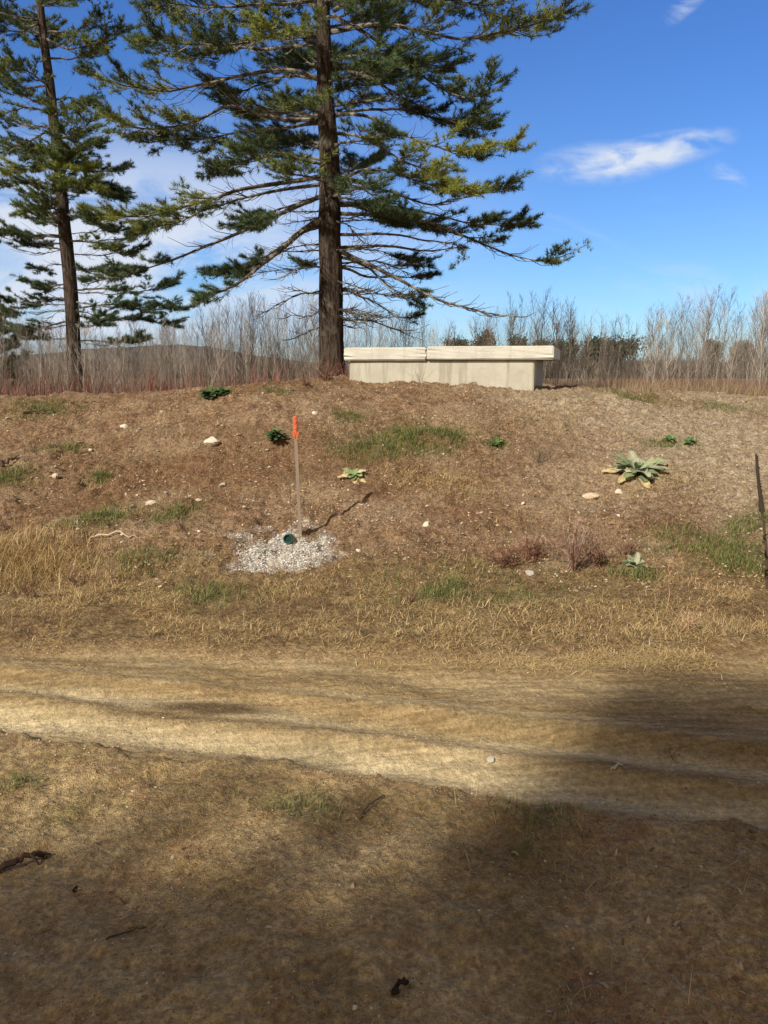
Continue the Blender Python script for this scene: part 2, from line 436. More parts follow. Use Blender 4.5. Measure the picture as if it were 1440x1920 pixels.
def build_ground():
    rows = np.concatenate([-np.geomspace(120, .2, 40), [.3, .6], .9 * 1.0046 ** np.arange(0, 575)])
    top = rows[-1]
    rows = np.concatenate([rows, top * 1.035 ** np.arange(1, 150)])
    inner = np.linspace(-1.35, 1.35, 560)
    ext = np.geomspace(.08, 1500, 60)
    Wd = .8 + .5 * np.maximum(rows, 0)
    X = np.concatenate([-(1.35 * Wd)[:, None] - ext[None, ::-1], Wd[:, None] * inner[None], (1.35 * Wd)[:, None] + ext[None]], 1)
    Y = np.repeat(rows[:, None], X.shape[1], 1)
    Z = Hf(X, Y)
    nr, nc = X.shape
    v = np.stack([X, Y, Z], -1).reshape(-1, 3)
    i = np.arange(nr - 1)[:, None] * nc; j = np.arange(nc - 1)[None]
    q = np.stack([i + j, i + j + 1, i + nc + j + 1, i + nc + j], -1).reshape(-1, 4)
    x, y = v[:, 0], v[:, 1]
    r, road, near, slope = zones(x, y)
    s_ = ss(x, y)
    wv = .03 * fbm(s_, r * .2, .9, 2, 77)
    gs = lambda c, w: np.exp(-((r - c - wv) / w) ** 2)
    # dry pale sand in the wheel tracks
    pale = road * np.clip(.95 * gs(2.87, .13) * (1 - .5 * sm((s_ - 1.5) / 1)) + .75 * gs(3.17, .08) + .35 * gs(3.42, .05) + .25 * gs(3.75, .12) + .5 * fbm(s_ * .3, r, 5, 3, 301), 0, 1)
    damp = np.exp(-(((x + .83 + .04 * vn(x, y, 7, 3)) / .30) ** 2 + ((.12 * x + .993 * y - 3.345 + .035 * vn(x, y, 11, 4)) / (.070 + .03 * (x + .83))) ** 2) ** 3) * (road > .3)
    damp = np.maximum(damp, .45 * np.exp(-((r - 3.03) / .03) ** 2) * road * sm((fbm(x, y, 2, 2, 305) + .1) * 4))
    green = np.clip(greenmask(x, y), 0, 1)
    grav = gravelmask(x, y)
    verge = (1 - road) * (1 - near) * (1 - sm((y - 5.4) / 1.1))
    palesoil = sm((x - .2 * y + .9) / 3.0) * slope * np.clip(.75 + 1.2 * fbm(x, y, .7, 3, 315) - .6 * sm((8.2 - y) / 2), 0, 1) + .8 * np.exp(-(((x - 2.3) / 1.3) ** 2 + ((y - 10) / 1.0) ** 2))
    far = sm((y - 17) / 8)
    ge = Geo(); ge.add(v, q)
    z1 = np.stack([road, pale, damp], 1); z2 = np.stack([green, grav, verge], 1); z3 = np.stack([near, np.clip(palesoil, 0, 1), far], 1)
    # ---- material
    m, G, b = mat('ground_soil', .95, .1)
    gm = G.n('ShaderNodeNewGeometry'); P = gm.outputs['Position']
    def three(n):
        sp = G.n('ShaderNodeSeparateColor'); G.put(sp.inputs[0], attr(G, n)); return sp.outputs
    A, B_, C_ = three('zone_a'), three('zone_b'), three('zone_c')
    n1 = G.noise(P, 1.7, 4, .6); n2 = G.noise(P, 9, 5, .65); n3 = G.noise(P, 55, 4, .7); n4 = G.noise(P, 240, 2, .6)
    soil = G.mix(G.ramp(n2, .3, .7), (.195, .115, .064), (.40, .265, .165))
    soil = G.mix(G.ramp(n1, .44, .6, 0, .8), soil, (.40, .285, .18))
    soil = G.mix(G.ramp(G.noise(P, .8, 3, .5), .48, .62, 0, .6), soil, (.21, .118, .062))
    soil = G.mix(C_[1], soil, G.mix(G.ramp(n2, .3, .7), (.35, .265, .175), (.55, .445, .315)))
    nearc = G.mix(G.ramp(n1, .38, .62), (.27, .195, .095), (.47, .35, .185))
    nearc = G.mix(G.ramp(n2, .45, .7, 0, .7), nearc, (.30, .185, .10))
    c = G.mix(C_[0], soil, nearc)
    sv_ = G.noise(G.mapping(P, rot=(0, 0, R(13.6)), sc=(.5, 7, 1)), 3.2, 6, .7)
    roadc = G.mix(G.ramp(sv_, .35, .68), (.22, .150, .072), (.38, .28, .145))
    roadc = G.mix(G.ramp(n1, .45, .7, 0, .5), roadc, (.26, .20, .105))
    palec = G.mix(G.ramp(sv_, .3, .6), (.42, .335, .19), (.58, .475, .29))
    roadc = G.mix(A[1], roadc, palec)
    c = G.mix(A[0], c, roadc)
    c = G.mix(G.m('MULTIPLY', B_[2], .75), c, G.mix(G.ramp(n2, .35, .65), (.20, .13, .062), (.36, .26, .12)))
    c = G.mix(G.m('MULTIPLY', B_[0], .6), c, (.12, .13, .035))
    c = G.mix(G.m('MULTIPLY', A[2], .92), c, (.105, .068, .036))
    c = G.mix(G.m('MULTIPLY', B_[1], .85), c, G.mix(G.ramp(n3, .35, .6), (.46, .43, .38), (.74, .72, .69)))
    c = G.mix(C_[2], c, G.mix(G.ramp(n1, .4, .6), (.20, .14, .065), (.32, .23, .12)))
    n5 = G.noise(P, 26, 4, .7)
    gr = G.m('MULTIPLY_ADD', G.ramp(n3, .25, .75), 1.0, .5)
    gr = G.m('MULTIPLY', gr, G.m('MULTIPLY_ADD', G.ramp(n5, .3, .7), .7, .65))
    gr = G.m('MULTIPLY', gr, G.m('MULTIPLY_ADD', n4, 1.0, .5))
    gr = G.m('ADD', 1.0, G.m('MULTIPLY', G.m('SUBTRACT', gr, 1.0), G.m('SUBTRACT', 1.0, G.m('ADD', G.m('MULTIPLY', A[0], .45), G.m('MULTIPLY', C_[0], .25)))))
    vm = G.n('ShaderNodeVectorMath', operation='SCALE'); G.put(vm.inputs[0], c); G.put(vm.inputs['Scale'], gr)
    c = vm.outputs[0]
    G.put(b.inputs['Base Color'], c)
    calm = G.m('SUBTRACT', 1.0, G.m('ADD', G.m('MULTIPLY', A[0], .68), G.m('MULTIPLY', C_[0], .45), None, True))
    bump(G, b, G.m('MULTIPLY', calm, G.m('ADD', G.m('ADD', G.m('MULTIPLY', n3, 1.0), G.m('MULTIPLY', n5, 1.2)), G.m('MULTIPLY', n4, .4))), 1.0, .03)
    me = ge.mesh('ground', m, True)
    for nme, z in (('zone_a', z1), ('zone_b', z2), ('zone_c', z3)):
        ca = me.color_attributes.new(nme, 'FLOAT_COLOR', 'POINT')
        ca.data.foreach_set('color', np.hstack([z, np.ones((len(z), 1))]).astype(np.float32).ravel())
    tag(link('ground', me), kind='structure')
build_ground()

# far hill, low and wooded
def build_hill():
    px = np.array([-900, -400, -60, 100, 240, 330, 430, 530, 640, 760, 900]); py = np.array([686, 680, 670, 660, 648, 643, 655, 672, 684, 690, 696])
    t = np.linspace(0, 1, 160)
    pxx = np.interp(t, np.linspace(0, 1, len(px)), px); pyy = np.interp(t, np.linspace(0, 1, len(px)), py)
    pyy = pyy + 1.2 * (vn(t * 60, t, 1.0, 3)) * 2
    ge = Geo(); rowsv = []
    for k in range(24):
        f = k / 23
        prof = math.sin(min(f * 1.0, .5) * math.pi) if f < .5 else math.cos((f - .5) * math.pi) ** .6
        Yd = 900 + 700 * f
        pts = np.array([at(a, b_, 1250) for a, b_ in zip(pxx, pyy)])
        h = np.maximum(pts[:, 2] - EYE, 0) * prof
        h = h * (1 + .12 * fbm(pts[:, 0] * .01, np.full(len(t), f * 3), 1.5, 3, 9))
        rowsv.append(np.stack([pts[:, 0] * Yd / 1250, np.full(len(t), Yd), h * (Yd / 1250 if f > .5 else 1) - 3 * (f in (0, 1))], 1))
    v = np.concatenate(rowsv); nc = len(t)
    i = np.arange(23)[:, None] * nc; j = np.arange(nc - 1)[None]
    ge.add(v, np.stack([i + j, i + j + 1, i + nc + j + 1, i + nc + j], -1).reshape(-1, 4))
    m, G, b = mat('wooded_hill', 1, 0)
    P = G.n('ShaderNodeNewGeometry').outputs['Position']
    n_ = G.noise(P, .06, 6, .7)
    G.put(b.inputs['Base Color'], G.mix(G.ramp(n_, .35, .65), (.075, .075, .085), (.125, .115, .12)))
    tag(link('hills', ge.mesh('hills', m, True)), kind='structure')
build_hill()

# ------------------------------------------------------------------ blades of dry and green grass
STRAW = np.array([[.46, .33, .15], [.56, .42, .20], [.38, .25, .11], [.30, .19, .09], [.62, .50, .28]])
RUST = np.array([[.30, .15, .08], [.38, .22, .12], [.24, .13, .07], [.45, .30, .17], [.33, .17, .10]])
GREEN = np.array([[.12, .16, .045], [.18, .21, .07], [.10, .12, .04], [.25, .25, .10], [.15, .19, .06], [.30, .25, .12]])
def pick(pal, n, var=.25):
    return pal[rng.integers(0, len(pal), n)] * rng.uniform(1 - var, 1 + var, (n, 1))
def clumped(n, box, f, thr, seed, dens=None):
    """random ground points kept where a noise field is high, so the growth comes in clumps"""
    x = rng.uniform(box[0], box[1], n); y = rng.uniform(box[2], box[3], n)
    k = fbm(x, y, f, 3, seed) > thr
    if dens is not None: k &= rng.random(n) < dens(x, y)
    return x[k], y[k]
def lay(x, y, lo=.004): return np.stack([x, y, Hf(x, y) - lo], 1)
def inview(x, y, m=.62): return np.abs(x) < m * y + .5
def stuff(name, ge, label, cat, mt=None):
    return tag(link(name, ge.mesh(name, mt or M_blade)), label, cat, kind='stuff')

# verge between track and mound: thick dry grass
ge = Geo()
dn = lambda x, y: inview(x, y) * (1 - .96 * zones(x, y)[1]) * (1 - zones(x, y)[2]) * (1 - .9 * gravelmask(x, y)) * np.clip(1.25 - np.abs(y - 4.9) / 1.5, .04, 1)
x, y = clumped(150000, (-4.6, 4.6, 3.7, 6.6), 2.3, .02, 401, dn); n = len(x)
ge.blades(lay(x, y), rng.uniform(0, 6.28, n), rng.uniform(.02, .09, n), rng.uniform(.0015, .004, n), rng.uniform(.65, 1.0, n), pick(STRAW, n, .4) * 1.0)
x, y = clumped(30000, (-4.6, 4.6, 4.0, 6.4), 1.6, .22, 402, dn); n = len(x)
ge.blades(lay(x, y), rng.uniform(0, 6.28, n), rng.uniform(.04, .12, n), rng.uniform(.0012, .003, n), rng.uniform(.45, 1.0, n), pick(STRAW, n, .4) * 1.1)
x, y = clumped(65000, (-4.6, 4.6, 4.2, 6.9), 2.0, .02, 403, dn); n = len(x)
ge.blades(lay(x, y), rng.uniform(0, 6.28, n), rng.uniform(.03, .09, n), rng.uniform(.0015, .004, n), rng.uniform(.5, 1, n), pick(np.array([[.24, .15, .08], [.33, .22, .12], [.17, .11, .06], [.42, .30, .17]]), n, .4))
# pale mat along the road edge at right
x = rng.normal(2.0, .95, 9000); y = rng.normal(4.05, .08, 9000) - .02 * x; k = fbm(x, y, 3, 2, 404) > -.1; x, y = x[k], y[k]; n = len(x)
ge.blades(lay(x, y), rng.uniform(0, 6.28, n), rng.uniform(.03, .10, n), rng.uniform(.002, .004, n), rng.uniform(.75, 1, n), pick(STRAW[[0, 1, 4]], n))
# tall pale clump at left
p = gnd(35, 1085)
x = p[0] + rng.normal(-.1, .30, 6500); y = p[1] + rng.normal(.12, .24, 6500); n = len(x)
ge.blades(lay(x, y), rng.uniform(0, 6.28, n), rng.uniform(.06, .24, n), rng.uniform(.002, .005, n), rng.uniform(.25, 1, n), pick(STRAW, n, .35))
for px_, py_, k in ((830, 915, .22), (850, 900, .2), (760, 895, .2), (1280, 1175, .3), (790, 905, .3), (1240, 905, .3), (960, 1170, .3), (1200, 895, .25), (800, 1150, .4), (1040, 780, .4), (990, 795, .35)):
    p = gnd(px_, py_); n = 650
    x = p[0] + rng.normal(0, k, n); y = p[1] + rng.normal(0, k * .5, n)
    ge.blades(lay(x, y), rng.uniform(0, 6.28, n), rng.uniform(.03, .11, n), rng.uniform(.002, .004, n), rng.uniform(.5, 1, n), pick(STRAW[[0, 1, 4]], n))
stuff('dry_grass', ge, 'dry straw coloured grass matted along the verge between track and mound', 'dry grass')

# sparse dead growth on the slope
ge = Geo()
bare = lambda x, y: 1 - .8 * sm((x - .2 * y + .6) / 2.5) * sm((y - 7.2) / 1.2)
dn = lambda x, y: inview(x, y) * (1 - gravelmask(x, y)) * bare(x, y)
x, y = clumped(60000, (-7.6, 7.6, 5.6, 13), 1.9, .14, 411, dn); n = len(x)
ge.blades(lay(x, y), rng.uniform(0, 6.28, n), rng.uniform(.03, .11, n), rng.uniform(.003, .006, n), rng.uniform(.5, 1, n), pick(STRAW[:4], n))
x, y = clumped(60000, (-7.6, 7.6, 5.6, 12.5), 2.6, .10, 412, dn); n = len(x)
ge.blades(lay(x, y), rng.uniform(0, 6.28, n), rng.uniform(.02, .09, n), rng.uniform(.003, .007, n), rng.uniform(.4, 1, n), pick(RUST, n))
x = rng.uniform(-7.6, 7.6, 150000); y = 5.4 + 7.6 * rng.random(150000) ** .9
k = inview(x, y) & (rng.random(len(x)) < np.clip(.30 + 2.0 * fbm(x, y, 2.4, 3, 413), .03, 1) * (1 - gravelmask(x, y)) * bare(x, y)); x, y = x[k], y[k]; n = len(x)
ge.blades(lay(x, y, .0), rng.uniform(0, 6.28, n), rng.uniform(.015, .06, n), rng.uniform(.003, .008, n), rng.uniform(.7, 1, n), pick(np.vstack([STRAW, RUST, [[.12, .08, .05], [.17, .12, .08], [.09, .06, .04]]]), n, .35))
stuff('dead_stems', ge, 'sparse dead stems and withered grass over the brown slope of the mound', 'dead stems')

# green grass
ge = Geo()
for p, r_, w_ in PG:
    n = int(6500 * w_ * r_ * (1.0 if p[1] > 3 else .8))
    x = p[0] + rng.normal(0, r_ * .62, n); y = p[1] + rng.normal(0, r_ * .45, n)
    k = fbm(x, y, 6, 2, 421) > -.1; x, y = x[k], y[k]; n = len(x)
    k = 1 if p[1] > 4 else .6
    ge.blades(lay(x, y), rng.uniform(0, 6.28, n), rng.uniform(.03, .1, n) * k, rng.uniform(.003, .006, n) * k, rng.uniform(.1, .8, n), pick(GREEN, n))
x, y = clumped(16000, (-7, 7, 4.3, 10), 1.4, .22, 425, lambda x, y: inview(x, y) * (1 - zones(x, y)[1])); n = len(x)
ge.blades(lay(x, y), rng.uniform(0, 6.28, n), rng.uniform(.02, .07, n), rng.uniform(.003, .006, n), rng.uniform(.1, .8, n), pick(GREEN, n))
stuff('green_grass', ge, 'low green grass growing in patches on the slope and verge', 'grass')

# litter of needles and dead grass on the near bank
ge = Geo()
dn = lambda x, y: inview(x, y, .6) * (zones(x, y)[2] + .03 + .5 * np.exp(-((rr(x, y) - 2.66) / .07) ** 2)) * np.clip(.30 + 2.2 * fbm(x, y, 1.9, 3, 431), .04, 1)
x, y = clumped(110000, (-2.4, 2.4, 1.1, 3.5), 30, -.9, 432, dn); n = len(x)
warm = (fbm(x, y, 1.5, 3, 433) > .02)[:, None]
ge.blades(lay(x, y, .001), rng.uniform(0, 6.28, n), rng.uniform(.012, .05, n), rng.uniform(.0007, .0016, n), rng.uniform(.85, 1.0, n),
          np.where(warm, pick(RUST, n) * [1.25, 1.15, .95], pick(STRAW[:4], n) * .9))
x, y = clumped(3500, (-2.4, 2.4, 1.1, 3.2), 2.5, .12, 435, dn); n = len(x)
ge.blades(lay(x, y, .001), rng.uniform(0, 6.28, n), rng.uniform(.03, .1, n), rng.uniform(.001, .0025, n), rng.uniform(.3, .9, n), pick(STRAW, n))
x, y = clumped(5000, (-2.6, 2.6, 2.6, 4.4), 2.2, .05, 436, lambda x, y: inview(x, y) * zones(x, y)[1]); n = len(x)
ge.blades(lay(x, y, .001), rng.normal(-.23, .7, n), rng.uniform(.012, .05, n), rng.uniform(.0009, .002, n), rng.uniform(.85, 1.0, n), pick(STRAW, n) * .9)
x, y = clumped(2600, (-2.4, 2.4, 1.1, 3.4), 2.5, .0, 437, dn); n = len(x)
ge.blades(lay(x, y, -.001), rng.uniform(0, 6.28, n), rng.uniform(.012, .035, n), rng.uniform(.006, .014, n), rng.uniform(.75, 1.0, n), pick(np.array([[.30, .17, .09], [.42, .30, .18], [.20, .12, .07], [.50, .40, .27]]), n))
stuff('needle_litter', ge, 'brown pine needles and dead grass lying over the near bank', 'needle litter')

# ------------------------------------------------------------------ stones
def stone_mesh(name, seed, flat=.6, col=(.5, .44, .36), lat=9, lon=14):
    ge = Geo()
    rs = np.random.default_rng(seed)
    dirs = nrm(rs.normal(size=(14, 3))); off = rs.uniform(.62, 1.0, 14)
    th = np.linspace(0, np.pi, lat); ph = np.arange(lon) / lon * 2 * np.pi
    T_, P_ = np.meshgrid(th, ph, indexing='ij')
    v = np.stack([np.sin(T_) * np.cos(P_), np.sin(T_) * np.sin(P_), np.cos(T_)], -1).reshape(-1, 3)
    rad = np.min(np.where(v @ dirs.T > .15, off / np.maximum(v @ dirs.T, .15), 1.15), axis=1)
    v = v * rad[:, None] * np.array([1, rs.uniform(.65, .9), flat])
    i = np.arange(lat - 1)[:, None] * lon; j = np.arange(lon)[None]; j2 = (j + 1) % lon
    ge.add(v, np.stack([i + j, i + lon + j, i + lon + j2, i + j2], -1).reshape(-1, 4), None, col)
    return ge
STONES = [gm_.mesh('stone', M_stone) for gm_ in (
    stone_mesh('s', 1, .55, (.60, .53, .43)), stone_mesh('s', 2, .7, (.52, .43, .33)), stone_mesh('s', 3, .5, (.44, .40, .35)),
    stone_mesh('s', 4, .45, (.58, .46, .34)), stone_mesh('s', 5, .6, (.36, .32, .28)))]
def stone(px_, py_, wpx, k, label, group=None):
    p = gnd(px_, py_); r_ = wpx / 1440 * p[1] / 2
    o = link('stone', STONES[k]); o.location = (p[0], p[1], p[2] + r_ * .18)
    o.scale = (r_, r_, r_); o.rotation_euler = (rng.uniform(-.3, .3), rng.uniform(-.3, .3), rng.uniform(0, 6.28))
    tag(o, label, 'stone', group or 'stones scattered on the mound')
stone(397, 831, 32, 0, 'pale rounded stone, largest on the left slope, left of the orange topped stake')
stone(1107, 933, 32, 3, 'flat tan stone below the large pale green rosette')
stone(283, 947, 22, 1, 'tan stone low on the left slope above the straw verge')
stone(418, 912, 18, 2, 'grey stone left of the stake, halfway down the slope')
stone(590, 777, 14, 0, 'small pale stone just right of the orange stake top')
stone(234, 803, 18, 0, 'small whitish stone near the top of the left slope')
stone(170, 845, 12, 0, 'small bright stone on the left slope by a green patch')
stone(104, 895, 20, 1, 'tan stone at the left edge of the slope beside a clod')
stone(372, 940, 14, 3, 'small orange tan stone between two green patches on the slope')
stone(672, 1035, 16, 0, 'pale stone at the right rim of the white gravel')
stone(993, 1078, 24, 2, 'grey stone at the foot of the dry reddish weeds')
stone(1160, 925, 20, 0, 'pale chip of stone right of the flat tan stone')
stone(800, 985, 18, 0, 'whitish stone alone in the middle of the slope')
stone(1160, 968, 9, 0, 'tiny white stone under the green rosette, right of centre')
stone(980, 945, 10, 0, 'tiny pale stone above the dry reddish weeds')
stone(920, 1428, 20, 2, 'grey stone lying in the sandy wheel track')
stone(1090, 1192, 7, 0, 'tiny white stone in the straw at the road edge')
stone(665, 1893, 15, 0, 'small whitish stone at the bottom of the near bank')
stone(610, 1000, 9, 2, 'small dark stone between gravel and stake shadow')
for k in range(46):
    px_ = rng.uniform(10, 1430); py_ = rng.uniform(770, 1040)
    if rng.random() < .55: px_ = rng.uniform(10, 560)
    stone(px_, py_, rng.uniform(4, 10), int(rng.integers(0, 5)), 'small stone among many strewn over the brown slope', 'small stones strewn over the slope')
# pebbles: stuff
ge = Geo()
def pebbles(n, x, y, r0, r1, cols, sink=.2):
    octv = np.array([[1, 0, 0], [-1, 0, 0], [0, 1, 0], [0, -1, 0], [0, 0, 1], [0, 0, -1]], float)
    f = np.array([[0, 2, 4], [2, 1, 4], [1, 3, 4], [3, 0, 4], [2, 0, 5], [1, 2, 5], [3, 1, 5], [0, 3, 5]])
    r_ = rng.uniform(r0, r1, n)
    v = octv[None] * rng.uniform(.55, 1.15, (n, 6, 1)) + rng.normal(0, .18, (n, 6, 3))
    a = rng.uniform(0, 6.28, n); ca, sa = np.cos(a)[:, None], np.sin(a)[:, None]
    v = np.stack([v[..., 0] * ca - v[..., 1] * sa, v[..., 0] * sa + v[..., 1] * ca, v[..., 2] * .7], -1) * r_[:, None, None]
    P = np.stack([x, y, Hf(x, y) + r_ * sink], 1)
    ge.add(v + P[:, None], None, (np.arange(n)[:, None, None] * 6 + f[None]).reshape(-1, 3), np.repeat(cols, 6, 0))
x = gc[0] + rng.normal(0, .36, 9000); y = gc[1] + rng.normal(0, .30, 9000)
k = (gravelmask(x, y) > rng.uniform(.05, 1.0, 9000)) & (np.hypot(x - gnd(541, 1016)[0], (y - gnd(541, 1016)[1]) * .7) > .09); x, y = x[k], y[k]; n = len(x)
pebbles(n, x, y, .003, .012, pick(np.array([[.50, .48, .45], [.72, .70, .66], [.42, .38, .33], [.45, .38, .30], [.24, .20, .16], [.66, .64, .60]]), n, .2))
stuff('crushed_stone', ge, 'apron of whitish crushed stone spread round the pipe and stake', 'gravel', M_stone)
ge = Geo()
x, y = clumped(22000, (-7, 7, 5.4, 12), 3, -.05, 441, lambda x, y: inview(x, y)); n = len(x)
pebbles(n, x, y, .004, .018, pick(np.array([[.42, .32, .22], [.34, .25, .17], [.52, .44, .34], [.28, .18, .11], [.26, .16, .1]]), n))
x, y = clumped(60000, (-2.4, 2.4, 1.1, 3.6), 4, -.15, 443, lambda x, y: inview(x, y, .6) * (.25 + .75 * zones(x, y)[2])); n = len(x)
pebbles(n, x, y, .001, .0035, pick(np.array([[.20, .14, .07], [.36, .26, .14], [.13, .09, .05], [.46, .36, .22], [.28, .18, .10]]), n))
x, y = clumped(5000, (-2.6, 2.6, 1.2, 4.4), 3, .0, 442, lambda x, y: inview(x, y)); n = len(x)
pebbles(n, x, y, .002, .007, pick(np.array([[.42, .33, .2], [.3, .22, .13], [.5, .42, .28], [.2, .14, .08]]), n))
stuff('pebbles', ge, 'fine pebbles and crumbs of soil scattered over track and slope', 'pebbles', M_stone)

# ------------------------------------------------------------------ concrete vault
def bevel_box(name, sx, sy, sz, mt, parent, loc, bv=.012, seg=2):
    import bmesh
    bm = bmesh.new()
    bmesh.ops.create_cube(bm, size=1)
    for v in bm.verts: v.co.x *= sx; v.co.y *= sy; v.co.z *= sz
    bmesh.ops.subdivide_edges(bm, edges=[e for e in bm.edges], cuts=6, use_grid_fill=True)
    rs = np.random.default_rng(int(sx * 100))
    for v in bm.verts:
        v.co.z += float(rs.normal(0, .0012)); v.co.y += float(rs.normal(0, .0012))
    sharp = [e for e in bm.edges if len(e.link_faces) == 2 and e.calc_face_angle(0) > .8]
    bmesh.ops.bevel(bm, geom=sharp, offset=bv, segments=seg, affect='EDGES')
    me = bpy.data.meshes.new(name); bm.to_mesh(me); bm.free()
    me.materials.append(mt)
    return link(name, me, parent, loc)
YAW = math.atan(379 / 1440) 
fc = at(1000, 737, 10.4)
vault = empty('concrete_vault', (fc[0], fc[1], .9), label='pale precast concrete vault with an overhanging slab lid on top of the mound', cat='concrete vault')
vault.rotation_euler = (0, 0, -YAW)
WV, DV, ZT = 2.575, 2.1, 1.705
hz = ZT - .9
import bmesh
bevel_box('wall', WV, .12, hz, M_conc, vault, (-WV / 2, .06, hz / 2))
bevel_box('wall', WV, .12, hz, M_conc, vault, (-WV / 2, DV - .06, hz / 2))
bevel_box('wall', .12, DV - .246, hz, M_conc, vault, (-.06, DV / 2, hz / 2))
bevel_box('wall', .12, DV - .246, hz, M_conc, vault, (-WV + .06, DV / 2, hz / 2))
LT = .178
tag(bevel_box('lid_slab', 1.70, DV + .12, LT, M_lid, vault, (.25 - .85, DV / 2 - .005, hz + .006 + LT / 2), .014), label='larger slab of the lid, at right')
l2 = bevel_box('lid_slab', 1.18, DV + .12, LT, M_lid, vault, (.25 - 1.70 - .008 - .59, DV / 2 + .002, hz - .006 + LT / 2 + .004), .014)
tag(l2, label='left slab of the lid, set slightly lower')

# ------------------------------------------------------------------ survey stake with orange top
sb = gnd(563, 1003)
stt = at(553, 782, sb[1] - .02)
stk = empty('survey_stake', sb, label='thin weathered wooden stake with a bright orange top standing in the white gravel', cat='stake')
def prism(name, a, b_, wx, wy, mt, parent, org, taper=1.0, n=14, jit=.0006):
    a, b_ = np.asarray(a) - org, np.asarray(b_) - org
    ge = Geo(); t = np.linspace(0, 1, n)[:, None]; P = a + (b_ - a) * t
    w = (1 - (1 - taper) * t[:, 0])
    cs = np.array([[-1, -1], [1, -1], [1, 1], [-1, 1]], float)
    v = np.zeros((n, 4, 3)); v += P[:, None]
    v[..., 0] += cs[None, :, 0] * wx / 2 * w[:, None] + rng.normal(0, jit, (n, 1)); v[..., 1] += cs[None, :, 1] * wy / 2 * w[:, None]
    i = np.arange(n - 1)[:, None] * 4; j = np.arange(4)[None]; j2 = (j + 1) % 4
    q = np.stack([i + j, i + j2, i + 4 + j2, i + 4 + j], -1).reshape(-1, 4)
    q = np.vstack([q, [[3, 2, 1, 0]], [[(n - 1) * 4 + k for k in range(4)]]])
    ge.add(v.reshape(-1, 3), q)
    return link(name, ge.mesh(name, mt), parent)
d_ = stt - sb
ln = np.linalg.norm(d_)
prism('shaft', sb - d_ * .12, sb + d_ * .995, .027, .018, M_wood, stk, sb)
rib0 = sb + d_ * .85
ge = Geo()
n_ = 16; t = np.linspace(0, 1, n_)[:, None]
P = (rib0 - sb) + (stt - rib0) * t
a = np.arange(10) / 10 * 2 * np.pi
v = P[:, None] + np.stack([np.cos(a) * .019, np.sin(a) * .015, a * 0], 1)[None] * (1 + .16 * rng.uniform(-1, 1, (n_, 10, 1)))
i = np.arange(n_ - 1)[:, None] * 10; j = np.arange(10)[None]; j2 = (j + 1) % 10
ge.add(v.reshape(-1, 3), np.vstack([np.stack([i + j, i + j2, i + 10 + j2, i + 10 + j], -1).reshape(-1, 4)]))
ge.add(np.vstack([v[-1], P[-1:] + [0, 0, .012]]), None, [[k, (k + 1) % 10, 10] for k in range(10)])
rb = link('ribbon', ge.mesh('ribbon', M_orange), stk)
ge = Geo()
for s_ in (-1, 1):      # loose tails of the ribbon
    P0 = (rib0 - sb) + np.array([s_ * .02, -.02, .03])
    tt = np.linspace(0, 1, 8)
    c_ = P0 + np.stack([-s_ * .012 * tt, -.004 * tt, -.045 * tt - .02 * tt * (s_ > 0)], 1)
    v = np.concatenate([c_ + [-.009, 0, 0], c_ + [.009, .003, 0]])
    ge.add(v, [[k, k + 1, k + 9, k + 8] for k in range(7)])
link('ribbon_tail', ge.mesh('ribbon_tail', M_orange), rb)

# pipe
pp = gnd(541, 1016)
pipe = empty('drain_pipe', pp, label='short dark green plastic pipe end sticking out of the gravel beside the stake', cat='pipe')
ge = Geo(); n_ = 24; a = np.arange(n_) / n_ * 2 * np.pi
ax = nrm(np.array([.12, 1.0, -.10])); sx_ = nrm(np.cross(ax, [0, 0, 1])); sy_ = np.cross(sx_, ax)
c0 = np.array([0, -.05, .045])
def ring(r_, d): return c0 + ax * d + r_ * (np.cos(a)[:, None] * sx_ + np.sin(a)[:, None] * sy_)
v = np.concatenate([ring(.052, .5), ring(.052, .0), ring(.057, .0), ring(.057, .045), ring(.052, .046)][:1] + [ring(.052, .05), ring(.059, .045), ring(.059, -.002), ring(.047, -.004), ring(.046, .3)])
j = np.arange(n_); j2 = (j + 1) % n_
q = np.concatenate([np.stack([k * n_ + j, k * n_ + j2, (k + 1) * n_ + j2, (k + 1) * n_ + j], -1) for k in range(5)])
ge.add(v, q)
link('pipe_wall', ge.mesh('pipe_wall', M_pipe, True), pipe)
ge = Geo(); ge.add(np.vstack([ring(.0465, .02), c0 + ax * .02]), None, [[k, (k + 1) % n_, n_] for k in range(n_)])
link('pipe_plug', ge.mesh('pipe_plug', M_pipein), pipe)
pipe.scale = (.72, .72, .72)

